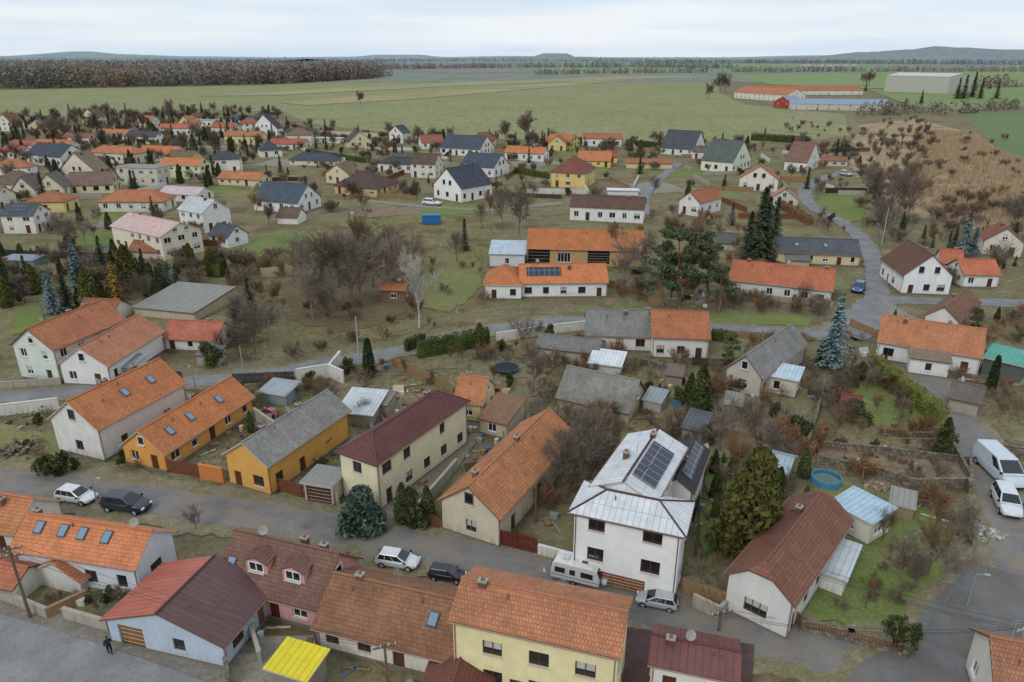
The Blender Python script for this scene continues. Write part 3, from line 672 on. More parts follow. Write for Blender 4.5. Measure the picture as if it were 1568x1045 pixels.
pav=NT('brick_paving',.85); bt=pav.n.new('ShaderNodeTexBrick'); bt.inputs['Scale'].default_value=3; bt.inputs['Color1'].default_value=(.1,.06,.055,1); bt.inputs['Color2'].default_value=(.15,.09,.08,1); bt.inputs['Mortar'].default_value=(.05,.04,.035,1)
pav.l.new(pav.pos(),bt.inputs['Vector']); pav.col(pav.mul(bt.outputs[0],pav.ramp(pav.noise(pav.pos(),.5,5),.3,.7,1.2,.7)))
as1=asphalt('6c6b6a'); as2=asphalt('757372',dirt='857b6b',k=.85); as3=asphalt('7e7f80',k=.25)
verge=ground('road_verge','857b68','767050','938873',s1=.3,s2=.7)
mid=[(-120,722),(0,737),(120,752),(250,772),(400,792),(530,815),(660,845),(800,872),(920,915),(1060,945),(1160,975),(1280,1003),(1420,1035),(1500,1075)]
strip('road_verge',mid,8.2,verge,.9)
strip('village_road',mid,4.6,as2,.5,reg=False)
patch('brick_paved_yard',[(950,962),(1060,975),(1155,990),(1150,1080),(900,1080)],pav.m,.0)
right=[(1330,1130),(1400,1060),(1445,1030),(1500,960),(1568,885),(1700,740)]
strip('road_verge',right,10,verge,.5); strip('asphalt_road',right,7.6,as1,.15,reg=False)
up=[(-120,616),(-30,612),(60,605),(140,598),(360,580),(480,562),(600,540),(720,512),(840,494),(900,494),(1100,503),(1240,512),(1300,495),(1345,464)]
strip('road_verge',up,6.2,verge,.5); strip('village_road',up,3.8,as3,.2,reg=False)
rt_=[(1340,478),(1342,440),(1338,400),(1318,365),(1290,342),(1245,318),(1232,295),(1250,278),(1300,262)]
strip('village_road',rt_,4.6,as3,.3)
rr=[(1290,500),(1345,464),(1420,462),(1500,464),(1700,470)]
strip('village_road',rr,4.6,as3,.3)
strip('village_road',[(1345,464),(1310,505),(1290,512)],7,as3,.3)
r4=[(1400,560),(1440,600),(1475,650),(1510,715),(1545,790),(1568,885)]
strip('road_verge',r4,7,verge,.5); strip('village_road',r4,4.6,as2,.3,reg=False)
strip('lane',[(1040,250),(1005,280),(985,305),(990,330)],4,as3,.3)
lm=ground('lane','847e72','90887a',None)
strip('lane',[(560,308),(640,316),(740,322),(800,318),(860,312)],3.4,lm,.5)
strip('field_track',[(1310,206),(1300,176),(1295,160)],6,ground('track','857a62','7a7058',None),.5,z=.3)
strip('driveway',[(1345,464),(1440,520),(1500,560),(1568,590)],3.5,grav,.3)
strip('footpath',[(610,800),(580,785),(540,780)],3,grav,.3)
pt=[(-80,930),(60,965),(200,1005),(330,1045),(430,1085)]
strip('pavement',pt,5.2,ground('paving','867f74','78726a','918b80',s1=.3,s2=1.8),.15,z=.15)
strip('main_street',[(-120,985),(0,1022),(110,1062),(260,1120)],8.6,asphalt('858584',dirt='757068',k=.25),.05)
kc=smooth([P(u,v) for u,v in [(-80,958),(0,978),(110,1012),(215,1050),(300,1085)]],6); mb=MB()
for a,b in zip(kc,kc[1:]):
    d=(b-a).normalized(); n=Vector((-d.y,d.x,0)); mb.box((a+b)/2+Z*.09,(b-a)*.497,n*.09,Z*.09)
mb.obj('kerb',[paint('a29d93',.8)])
# ---------------------------------------------------------------- vegetation prototypes
def rdir(r): 
    a=r.uniform(0,6.283); z=r.uniform(-1,1); q=math.sqrt(1-z*z); return Vector((q*math.cos(a),q*math.sin(a),z))
def bare_proto(seed,h,maxd=4,spread=.75,stems=1,tw=.028,up=.12,trunk=.22,lr=.68,tn=3):
    r=random.Random(seed); mb=MB()
    def rec(p,d,L,rad,dep):
        if dep==maxd:
            for q in range(tn):
                d2=(d+rdir(r)*.5).normalized(); e=p+d2*L*r.uniform(.7,1.4); s=d2.orthogonal().normalized()*tw*.5
                mb.face([p-s,p+s,e+s*.3,e-s*.3]) if q==0 else mb.face([p-s,p+s,e])
            return
        seg=3 if dep else 4
        for i in range(seg):
            d=(d+rdir(r)*(.16 if dep else .08)+Z*up*(.5 if dep else .2)).normalized(); e=p+d*L/seg
            r1=rad*(1-.22); mb.tube(p,e,rad,r1,6 if dep==0 else (4 if dep==1 else 3)); p=e; rad=r1
            if dep==0 and i<1 and stems==1: continue
            for k in range(2 if dep<2 else r.choice((1,2))):
                o=rdir(r); o=(o-d*o.dot(d)).normalized()
                rec(p,(d+o*spread*r.uniform(.6,1.3)+Z*up).normalized(),L*lr*r.uniform(.7,1.1),max(rad*.58,.012),dep+1)
        rec(p,d,L*lr,rad*.8,dep+1)
    for s in range(stems):
        o=Vector((r.uniform(-.4,.4),r.uniform(-.4,.4),0))*(stems>1)
        rec(o,(Z+o*1.2).normalized(),h*.42 if stems==1 else h*.38,trunk if stems==1 else trunk*.4,0 if stems==1 else 1)
    zz=max(v[2] for v in mb.v); mb.H=zz; return mb
def leafquad(mb,p,s,r,mi=0,nrm=None):
    a=rdir(r); 
    a.normalize(); b=a.orthogonal(); b=(b*math.cos(2.)+a.cross(b)*math.sin(2.)).normalized() if r.random()<.5 else b.normalized()
    a*=s*r.uniform(.6,1.2); b*=s*r.uniform(.35,.7)
    mb.face([p-a,p-b*.8,p+a,p+b],mi)
def conifer_proto(seed,h=10,rad=2.3,sz=.36,dens=1.,droop=.35):
    r=random.Random(seed); mb=MB(); mb.tube((0,0,0),(0,0,h*.95),.16,.03,6,1)
    z=h*.05
    while z<h*.99:
        f=(1-z/h); rr=rad*(f**.8)*r.uniform(.82,1.12)+.08
        nb=int((7+5*f)*dens)
        for k in range(nb):
            a=r.uniform(0,6.283); L=rr*r.uniform(.7,1.12); d=Vector((math.cos(a),math.sin(a),0))
            m=max(2,int(L/.33))
            for j in range(m):
                t=(j+.6)/m; p=d*(L*t)+Z*(z+.25*t*L-droop*L*t*t); p+=rdir(r)*.1
                side=Vector((-d.y,d.x,0)); w=sz*(1.1-.5*t)*r.uniform(.7,1.3)
                mb.face([p-side*w*.8-Z*w*.35,p+d*w*.9-Z*.12*r.random(),p+side*w*.8-Z*w*.35,p-d*w*.4+Z*.1])
        z+=.24+.1*f
    mb.H=h; return mb
def cloud(mb,c,rx,rz,n,s,r,mi=0):
    for i in range(n):
        d=rdir(r); q=r.uniform(.45,1.08)*(1+.3*noise.noise(d*1.8+Vector(c)))
        p=Vector(c)+Vector((d.x*rx*q,d.y*rx*q,d.z*rz*q)); leafquad(mb,p,s,r,mi)
def thuja_proto(seed,h=6,rad=1.2,n=2600,sh=.6,s=.2):
    r=random.Random(seed); mb=MB(); mb.tube((0,0,0),(0,0,h*.7),.12,.04,5,1)
    for i in range(n):
        z=r.random()**1.15; a=r.uniform(0,6.283)
        prof=min(1,(z*6+.45))*(1-z)**sh
        q=rad*prof*(1+.4*noise.noise(Vector((math.cos(a)*1.4,math.sin(a)*1.4,z*h*.7+seed))))*r.uniform(.7,1.08)
        leafquad(mb,Vector((math.cos(a)*q,math.sin(a)*q,z*h+.05)),s,r)
    mb.H=h; return mb
def pine_proto(seed,h=9):
    r=random.Random(seed); mb=MB(); p=Vector((0,0,0)); 
    for i in range(5):
        e=p+Vector((r.uniform(-.3,.3),r.uniform(-.3,.3),h*.17)); mb.tube(p,e,.24-.035*i,.205-.035*i,6,1); p=e
        if i>=1:
            for k in range(5):
                a=r.uniform(0,6.283); L=r.uniform(1.3,2.6)*(1.15-.14*i); q=p+Vector((math.cos(a)*L,math.sin(a)*L,r.uniform(.1,.9)))
                mb.tube(p,q,.07,.03,4,1); cloud(mb,q,r.uniform(.6,1.),r.uniform(.35,.55),130,.2,r); cloud(mb,p.lerp(q,.6),.45,.25,30,.18,r)
    cloud(mb,p+Z*.4,1.,.7,170,.2,r); mb.H=h; return mb
def bush_proto(seed,n=900,s=.15):
    r=random.Random(seed); mb=MB()
    for k in range(6):
        c=Vector((r.uniform(-.5,.5),r.uniform(-.5,.5),r.uniform(.4,1.4))); mb.tube((c.x*.3,c.y*.3,0),c,.05,.02,4,1); cloud(mb,c,r.uniform(.3,.55),r.uniform(.3,.6),n//6,s,r)
    mb.H=1.9; return mb
PR={}
def reg(k,name,mbs,mats): PR[k]=(name,[(m.mesh(name,mats),m.H) for m in mbs])
tb=bark('7c7064')
reg('bare','bare_tree',[bare_proto(s,9,4,.75,1,.034) for s in (1,2,3,4)],[tb])
reg('bare2','bare_tree_brown',[bare_proto(s,9,4,.6,1,.038,.2) for s in (11,12)],[bark('80694f')])
reg('farbare','bare_tree',[bare_proto(s,7,4,.8,1,.06,.1,.2) for s in (5,6,7)],[bark('7a6d62')])
reg('fruit','bare_fruit_tree',[bare_proto(s,4.5,3,.95,1,.034,.15,.12,.72) for s in (21,22,23)],[bark('746758')])
reg('birch','birch_tree',[bare_proto(31,10,4,.5,1,.03,.18,.16,.62,2)],[bark('c9c2b8')])
reg('shrub','bare_shrub',[bare_proto(s,2.6,3,.7,7,.03,.15,.06,.7) for s in (41,42,43)],[bark('80705f')])
reg('farshrub','bare_shrub',[bare_proto(s,2.6,3,.8,9,.07,.12,.06,.7) for s in (47,48)],[bark('7e6f5e')])
reg('scrub','reddish_bare_shrub',[bare_proto(s,2.6,3,.6,9,.034,.2,.06,.7) for s in (45,46)],[bark('8c6c50')])
BK3=bark('4d4136')
reg('spruce','spruce_tree',[conifer_proto(s,10,2.3) for s in (51,52,53)],[leaf('2b3523','4c5940'),BK3])
reg('blue','blue_spruce_tree',[conifer_proto(s,8,2.2) for s in (55,56)],[leaf('4c5d5c','7f9090'),BK3])
reg('larch','yellow_conifer',[conifer_proto(58,8,2.,.34)],[leaf('8a6a30','b0893f'),BK3])
reg('thuja','thuja_tree',[thuja_proto(s,6,1.25) for s in (61,62)],[leaf('363f22','5d663a'),BK3])
reg('gthuja','golden_thuja_tree',[thuja_proto(s,6,1.5,3000,.5) for s in (64,65)],[leaf('454a24','737038'),BK3])
reg('col','columnar_cypress',[thuja_proto(67,6,.8,1800,.35)],[leaf('2b3a20','46562f'),BK3])
reg('pine','pine_tree',[pine_proto(s) for s in (71,72,73)],[leaf('3c4830','6b7350'),bark('7d5f48')])
reg('bush','evergreen_bush',[bush_proto(s) for s in (81,82,83)],[leaf('3b4426','646a40'),BK3])
reg('bbush','brown_leaved_bush',[bush_proto(s) for s in (85,86)],[leaf('665040','8a7052'),BK3])
reg('round','round_blue_conifer',[thuja_proto(88,3.2,1.5,2600,.42,.2)],[leaf('3d4d40','6a7c6a'),BK3])
def tree(k,u,vb,vt=None,w=1.,h=None,pos=None,r=R):
    name,ms=PR[k]; m,H=r.choice(ms)
    p=pos if pos is not None else P(u,vb)
    if h is None: h=max(.6,hgt(u,vt,vb))
    o=bpy.data.objects.new(name,m); s=h/H; o.scale=(s*w,s*w,s); o.location=p; o.rotation_euler=(0,0,r.uniform(0,6.283))
    bpy.context.scene.collection.objects.link(o); return o
T='''bare 470 455 345;bare 500 478 335;bare 540 470 328;bare 572 440 330;bare 600 415 328;bare 520 440 340;bare 450 432 352;bare2 555 402 322;bare 480 490 395;bare 590 455 350;bare 510 500 420;bare 625 420 335;bare 555 470 345;
birch 642 502 378;bare 770 348 275;bare 795 358 272;bare2 750 332 288;bare 738 350 300;farbare 805 216 166;farbare 775 216 182;farbare 597 214 184;farbare 552 160 138;farbare 640 214 190;farbare 690 214 192;farbare 665 214 194;farbare 845 216 195;farbare 1000 218 200;
bare 955 430 348;bare 987 422 342;bare2 940 402 340;bare 1340 332 240;bare 1372 342 245;bare2 1398 322 255;bare 1352 372 285;bare 1328 300 248;bare2 1385 300 240;bare 900 752 612;bare 868 762 640;bare 848 722 652;bare2 932 722 640;bare 815 602 522;
bare 885 700 620;bare2 915 690 625;bare 880 740 640;bare 1100 692 612;bare 1142 682 600;bare2 1165 652 590;bare2 1122 742 652;bare 390 542 448;bare 368 502 438;bare 412 522 458;bare 110 382 330;bare 130 372 320;bare 90 362 320;bare 700 402 342;bare 1120 670 600;
farbare 260 186 150;farbare 84 212 176;farbare 100 214 180;farbare 70 212 180;bare 1180 712 640;bare 300 812 768;bare 1462 842 762;bare 1380 872 802;bare 1402 902 842;bare 30 350 300;bare2 1420 880 790;bare2 1350 830 770;bare 1440 900 820;
spruce 1160 404 284;spruce 1182 390 300;spruce 1143 402 322;pine 1040 474 345;pine 1080 468 365;pine 1100 478 400;pine 1058 442 352;pine 1015 470 375;blue 1272 562 455;blue 1470 404 328;blue 1485 402 348;spruce 1455 400 355;spruce 1168 400 300;
blue 84 480 413;blue 125 452 373;spruce 105 474 402;larch 180 462 400;spruce 160 420 360;gthuja 200 444 376;spruce 222 425 380;spruce 15 458 402;blue 258 442 400;spruce 385 486 424;gthuja 325 420 380;spruce 300 415 380;spruce 712 384 334;spruce 70 314 262;
gthuja 1146 850 688;gthuja 1125 840 725;thuja 1168 820 740;round 555 810 748;thuja 618 800 740;thuja 632 806 750;thuja 655 800 745;bush 640 806 762;col 566 578 519;thuja 1070 642 560;thuja 1055 625 572;pine 1120 570 508;col 1516 598 545;bush 1372 990 932;bush 1392 992 950;bush 88 732 692;bush 68 728 694;thuja 385 662 630;
bbush 1130 600 570;gthuja 735 532 495;spruce 1475 152 114;spruce 1500 152 118;spruce 1488 150 110;spruce 1525 152 120;spruce 1465 152 118;spruce 182 192 168;spruce 208 192 172;spruce 345 188 162;spruce 252 198 175;spruce 415 198 160;spruce 1280 240 212;spruce 1292 240 214;spruce 1325 140 124;
spruce 1410 160 138;spruce 1385 165 150;thuja 1440 700 640;bush 1450 680 650;farbare 1103 142 108;farbare 1110 142 112;farbare 1085 152 125;farbare 1330 132 105;farbare 1322 132 108;bush 1200 880 850;thuja 10 456 420;spruce 430 265 236;spruce 470 300 268;spruce 380 240 215;thuja 965 232 212;thuja 980 240 214;spruce 1120 345 310;
bush 118 720 700;bbush 170 615 600;bush 330 560 520;bare2 340 545 500;spruce 345 420 388;bare 560 640 600;fruit 660 590 560;fruit 620 570 545;fruit 1300 650 600;spruce 1010 222 200;spruce 1170 215 195;bush 870 300 285;bush 695 225 210;bare 1530 420 360;bare 1545 340 290;thuja 1380 360 330;spruce 1378 362 325;bush 1260 560 530;
farbare 20 285 245;farbare 280 240 200;farbare 330 235 200;farbare 300 215 185;bare 150 345 310;spruce 240 345 315;spruce 235 330 300;bare 620 300 270;bare 1000 300 265;spruce 1195 300 278;bush 1270 340 325;bare 1065 410 370;bare 1230 470 425;bare 1050 540 500;thuja 560 560 540;
spruce 350 210 180;spruce 120 220 190;spruce 160 230 200;spruce 20 210 185;spruce 265 215 190;farbare 220 200 168;farbare 180 200 172;farbare 140 205 176;farbare 320 190 165;farbare 400 200 172;farbare 30 205 178;spruce 500 230 205;farbare 470 215 188;spruce 760 300 270;spruce 810 250 225;spruce 660 245 220;spruce 1235 290 255;gthuja 55 450 405;spruce 45 440 390;gthuja 140 470 410'''
for l in T.replace('\n','').split(';'):
    a=l.split(); tree(a[0],float(a[1]),float(a[2]),float(a[3]),w=R.uniform(.92,1.15)*(.8 if a[0]=='bush' else 1))
def zone(pts,n,kinds,h0,h1,rad=.8,seed=0):
    r=random.Random(seed+5)
    w=[P(*p) for p in pts]; x0=min(p.x for p in w);x1=max(p.x for p in w);y0=min(p.y for p in w);y1=max(p.y for p in w)
    c=0; t=0
    while c<n and t<n*12:
        t+=1; x=r.uniform(x0,x1); y=r.uniform(y0,y1)
        if not inside(w,x,y) or not free(x,y,rad): continue
        k=r.choice(kinds); hh=r.uniform(h0,h1)
        if k in('bush','bbush','shrub','farshrub','scrub'): hh=min(hh,4.)
        c+=1; tree(k,0,0,h=hh,pos=Vector((x,y,0)),r=r,w=r.uniform(.9,1.3)*(.8 if k in('bush','bbush') else 1))
mixk=['shrub','shrub','fruit','scrub','bush','shrub','fruit','bare2']
zone([(0,300),(0,390),(340,395),(500,330),(900,325),(1200,340),(1330,280),(1320,225),(1000,225),(600,215),(430,190),(250,185),(0,215)],370,['farshrub','farbare','farbare','bare2','farshrub','spruce','thuja','scrub','farbare','farshrub','bush'],2.5,7.5,1.2,1)
zone([(0,190),(0,300),(330,290),(440,200),(300,175)],300,['farbare','farbare','bare2','farshrub','spruce','spruce','thuja'],4,9,1.,2)
zone([(0,186),(200,173),(430,173),(430,185),(250,186),(0,204)],90,['farbare','farbare','spruce','farshrub'],6,11,1.,29)
zone([(430,190),(600,212),(1000,218),(1320,225),(1320,236),(900,236),(560,226),(440,205)],130,['farbare','farshrub','bare2','spruce','farshrub'],3,9,1.,3)
zone([(0,390),(0,480),(200,470),(350,440),(350,400)],90,['thuja','shrub','bare','bare','gthuja','farshrub','farbare','spruce'],2,6.5,1.,4)
zone([(350,400),(740,400),(740,470),(620,530),(360,560)],60,['shrub','scrub','fruit','shrub','farshrub'],1.2,3.5,.8,5)
zone([(360,400),(430,395),(470,520),(350,560)],24,['bare','shrub','bare2','farshrub'],2.5,6,.8,25)
zone([(930,330),(1190,340),(1190,440),(1110,490),(940,470)],60,['bare','shrub','bare2','scrub','fruit','bare'],2,6,.8,6)
zone([(1110,440),(1290,450),(1280,490),(1090,480)],26,['shrub','bare','scrub','shrub'],2,4,.5,7)
zone([(590,550),(890,505),(1240,515),(1400,600),(1440,700),(1240,700),(1060,690),(860,640),(700,560)],170,mixk,1,4,.6,8)
zone([(780,640),(1000,640),(1000,680),(880,780),(790,800),(850,700)],36,['shrub','bare','scrub','fruit','bare'],2,5,.5,9)
zone([(1070,690),(1240,700),(1230,830),(1110,860),(1070,790)],30,['fruit','shrub','shrub','thuja'],1.2,4,.6,10)
zone([(1240,640),(1440,640),(1490,820),(1400,980),(1230,950),(1320,780)],46,['fruit','shrub','scrub','shrub','fruit'],.8,3.2,.6,11)
zone([(0,640),(280,600),(500,700),(200,730),(0,700)],24,['shrub','bush','shrub','fruit'],.8,2.,.5,12)
zone([(280,560),(560,560),(560,620),(380,640)],30,mixk,1,3,.5,13)
zone([(1310,190),(1400,182),(1568,220),(1650,370),(1500,345),(1380,330),(1290,240)],75,['scrub','farshrub','farbare','scrub','shrub'],2.5,6,.8,14)
zone([(1320,220),(1430,200),(1440,260),(1400,340),(1310,330)],55,['farbare','bare2','farshrub'],4,8,.8,24)
zone([(1440,300),(1568,320),(1568,350),(1430,340)],30,['farbare','bare2','farshrub'],3,6,.8,26)
zone([(1290,480),(1568,480),(1568,640),(1440,640),(1290,590)],55,mixk+['thuja'],1,3.5,.6,15)
zone([(1210,340),(1340,340),(1568,340),(1568,460),(1340,450),(1320,380)],50,['bare','shrub','farshrub','spruce','bare2'],2,6,.8,16)
zone([(1200,180),(1310,200),(1310,330),(1210,330)],40,['scrub','bare','farbare','farshrub'],2,6,.8,17)
zone([(470,700),(680,760),(700,820),(480,780)],12,['bush','shrub'],.7,1.6,.4,18)
zone([(0,870),(330,900),(330,960),(100,940)],14,['bush','shrub','fruit'],.6,1.8,.4,19)
zone([(-300,300),(0,300),(0,600),(-300,620)],50,['bare','farshrub','shrub','spruce'],2,7,1,20)
zone([(1568,300),(1800,300),(1800,640),(1568,640)],30,['bare','farshrub','shrub','spruce'],2,7,1,21)
def hedge(path,h,wd,mat,name='hedge',dens=75):
    r=random.Random(int(path[0][0])); mb=MB(); w=[P(*p) for p in path]
    for a,b in zip(w,w[1:]):
        L=(b-a).length; d=(b-a).normalized(); n=Vector((-d.y,d.x,0))
        mb.box((a+b)/2+Z*h*.42,d*L/2,n*wd*.32,Z*h*.42)
        for i in range(int(L*dens*h/2)):
            s=r.uniform(0,L); side=r.choice((-1,1,0)); hh=h*(1+.08*noise.noise(Vector((s*.8,a.x,0))))
            if side: p=a+d*s+n*side*wd*.45*r.uniform(.75,1.1)+Z*r.uniform(0,hh)
            else: p=a+d*s+n*r.uniform(-.45,.45)*wd+Z*hh*r.uniform(.88,1.03)
            leafquad(mb,p,.2,r)
    mb.obj(name,[mat])
hg=leaf('39451f','5b6532',.6); hy=leaf('555a2a','7d7d40',.6); hb=leaf('6a4f34','8c6d4a',.6)
hedge([(640,548),(700,537),(748,527)],3.,1.6,hg); hedge([(622,540),(650,528)],2.2,1.2,hg)
hedge([(1362,590),(1400,620),(1440,655)],2.8,1.8,hy); hedge([(1340,562),(1365,590)],2.2,1.4,hy)
hedge([(1090,520),(1120,525)],2,1.2,hg); hedge([(1150,215),(1200,218),(1240,222)],4,3,hg); hedge([(960,222),(1010,228),(1050,232)],3.,3,hg)
hedge([(270,418),(340,424)],3.,2.,hg); hedge([(1100,228),(1140,232)],4,3,hg); hedge([(470,235),(560,250)],2.2,1.5,hg); hedge([(790,265),(840,275)],2.5,1.5,hg)
hedge([(1240,700),(1262,662)],1.6,1.,hb); hedge([(1180,310),(1240,345)],2.5,2,hb)
def tufts(name,pts,n,h,wd,mats,seed,rad=.2,blades=3):
    r=random.Random(seed); mb=MB(); w=[P(*p) for p in pts]; x0=min(p.x for p in w);x1=max(p.x for p in w);y0=min(p.y for p in w);y1=max(p.y for p in w)
    c=0;t=0
    while c<n and t<n*5:
        t+=1; x=r.uniform(x0,x1); y=r.uniform(y0,y1)
        if not inside(w,x,y) or noise.noise(Vector((x*.12,y*.12,seed)))<-.12: continue
        if rad and not free(x,y,rad): continue
        c+=1; mi=r.randrange(len(mats))
        for k in range(blades):
            a=r.uniform(0,6.283); s=Vector((math.cos(a),math.sin(a),0))*wd; e=Vector((x,y,h*r.uniform(.5,1.2)))+Vector((r.uniform(-1,1),r.uniform(-1,1),0))*h*.35
            p=Vector((x+r.uniform(-.3,.3),y+r.uniform(-.3,.3),0)); mb.face([p-s,p+s,e],mi)
    mb.obj(name,mats)
g1=paint('747348',.9,.1,.2); g2=paint('8a8060',.9,.1,.2); g3=paint('6e6648',.9,.1,.2); g4=paint('7d6e54',.9,.1,.2)
tufts('reed_bed',[(1400,200),(1490,205),(1530,235),(1640,270),(1700,370),(1500,350),(1420,335),(1400,300)],16000,2.2,.15,[paint('b39c7e',.9,.1,.15),paint('a38d70',.9,.1,.15),paint('bda688',.9,.1,.15)],3,0)
tufts('grass_tufts',[(0,600),(600,560),(1568,540),(1568,800),(1400,1000),(1100,960),(500,790),(0,720)],7000,.2,.07,[g1,g2,g3,g4],4,.3)
tufts('dry_grass_tufts',[(340,392),(560,330),(760,345),(742,470),(600,520),(350,560)],4000,.25,.08,[g2,g3,g4,g1],5,.2)
# ---------------------------------------------------------------- distant treelines, hills
def mass(name,path,n,h0,h1,depth,mats,seed=1,q=12,ls=.17):
    r=random.Random(seed); mb=MB(); w=[P(*p) for p in path]; Ls=[(b-a).length for a,b in zip(w,w[1:])]; tot=sum(Ls)
    for i in range(n):
        s=r.uniform(0,tot); k=0
        while s>Ls[k] and k<len(Ls)-1: s-=Ls[k];k+=1
        p=w[k].lerp(w[k+1],min(1,s/Ls[k]))+Vector((r.uniform(-.1,.1)*depth,r.uniform(0,depth),0)); h=r.uniform(h0,h1)*(1+.2*noise.noise(p*.004)); mi=min(len(mats)-1,int(abs(noise.noise(p*.006)+r.uniform(-.25,.25))*2*len(mats)))
        mb.tube(p,p+Z*h*.6,h*.02,h*.01,3,0)
        for j in range(q):
            d=rdir(r); c=p+Vector((d.x*h*.24,d.y*h*.24,h*.5+d.z*h*.45)); leafquad(mb,c,h*ls,r,mi)
    mb.obj(name,mats)
fm=[paint('7d716b',.95,.1),paint('857870',.95,.1),paint('77706c',.95,.1),paint('947a62',.95,.1),paint('6c7062',.95,.1)]  # woodland browns lightened to carry painted haze
mass('distant_forest',[(-500,140),(0,137),(250,133),(420,129),(560,121)],2600,18,32,260,fm,2,22,.11)
mass('distant_forest',[(-500,113),(0,111),(250,110),(560,109)],1500,20,36,600,fm[:3],3,12,.13)
fh=[paint('757b7d',.95,.1),paint('7b7c79',.95,.1),paint('707b77',.95,.1)]  # bluish greys, haze painted into the tree colours
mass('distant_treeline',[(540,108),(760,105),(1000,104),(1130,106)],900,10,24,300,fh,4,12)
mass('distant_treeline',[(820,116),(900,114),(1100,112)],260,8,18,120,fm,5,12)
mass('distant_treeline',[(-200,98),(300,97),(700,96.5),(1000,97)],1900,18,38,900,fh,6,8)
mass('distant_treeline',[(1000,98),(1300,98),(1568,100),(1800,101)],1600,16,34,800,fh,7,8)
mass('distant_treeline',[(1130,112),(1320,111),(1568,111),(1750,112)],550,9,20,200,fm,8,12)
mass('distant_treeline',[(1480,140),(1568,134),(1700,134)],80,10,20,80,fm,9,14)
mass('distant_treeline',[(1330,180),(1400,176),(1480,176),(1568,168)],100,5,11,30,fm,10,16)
mass('distant_treeline',[(-100,94),(500,93.2),(1568,93.6),(1700,94)],1600,28,56,1800,[paint('868c92',.95,.1),paint('81898e',.95,.1)],11,7)  # palest treeline, horizon haze put into its colour
def hill(name,prof,Yc,mat,wd=1500,seed=0):
    mb=MB(); pts=[]
    for i in range(len(prof)-1):
        (u0,v0),(u1,v1)=prof[i],prof[i+1]; k=max(2,int((u1-u0)/8))
        for j in range(k):
            t=j/k; u=u0+(u1-u0)*t; t2=t*t*(3-2*t); v=v0+(v1-v0)*t2+.5*noise.noise(Vector((u*.12,seed,0)))
            d=ray(u,v); pts.append((d.x/d.y*Yc,HC+d.z/d.y*Yc))
    for (x0,z0),(x1,z1) in zip(pts,pts[1:]):
        mb.face([(x0,Yc-wd,-1),(x1,Yc-wd,-1),(x1,Yc,z1),(x0,Yc,z0)]); mb.face([(x0,Yc,z0),(x1,Yc,z1),(x1,Yc+wd,-1),(x0,Yc+wd,-1)])
    mb.obj(name,[mat])
hm=ground('hazy_far_hills','8f9aa4','87949a','95a0a2',s1=.0008,s2=.003,bump=0); hm2=ground('hazy_hills_near','7b8890','838c88','868d88',s1=.001,s2=.004,bump=0)  # hill colours paled and blued to paint in the haze
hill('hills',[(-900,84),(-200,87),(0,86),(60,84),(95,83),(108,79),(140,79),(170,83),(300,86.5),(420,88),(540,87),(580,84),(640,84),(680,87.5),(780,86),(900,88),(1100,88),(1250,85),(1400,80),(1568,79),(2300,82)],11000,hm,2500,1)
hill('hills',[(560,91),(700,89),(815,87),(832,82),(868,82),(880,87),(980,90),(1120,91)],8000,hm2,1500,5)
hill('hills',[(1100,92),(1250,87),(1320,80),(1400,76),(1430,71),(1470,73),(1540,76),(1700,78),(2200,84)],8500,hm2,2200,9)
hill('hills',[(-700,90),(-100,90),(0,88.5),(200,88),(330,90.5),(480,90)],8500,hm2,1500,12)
mb=MB(); r=random.Random(4)
for (u0,u1,v,n) in ((320,540,94.2,60),(1225,1310,101,40),(1480,1568,97,30),(20,120,96,14),(900,1050,95,25)):
    for i in range(n):
        p=P(r.uniform(u0,u1),v+r.uniform(-.5,.5)); s=p.y/1100*r.uniform(1.,2.2); h=p.y/1100*r.uniform(.7,1.5)*1.2
        m=r.randrange(3); mb.abox(p.x-s,p.x+s,p.y-s,p.y+s,0,h,m); 
        for sg in (-1,1): mb.face([(p.x-s,p.y+sg*s,h),(p.x+s,p.y+sg*s,h),(p.x+s,p.y,h*1.5),(p.x-s,p.y,h*1.5)],3)
mb.obj('distant_village',[paint('cfcdc8'),paint('bab6ae'),paint('d8d6d2'),paint('8f7a74')])
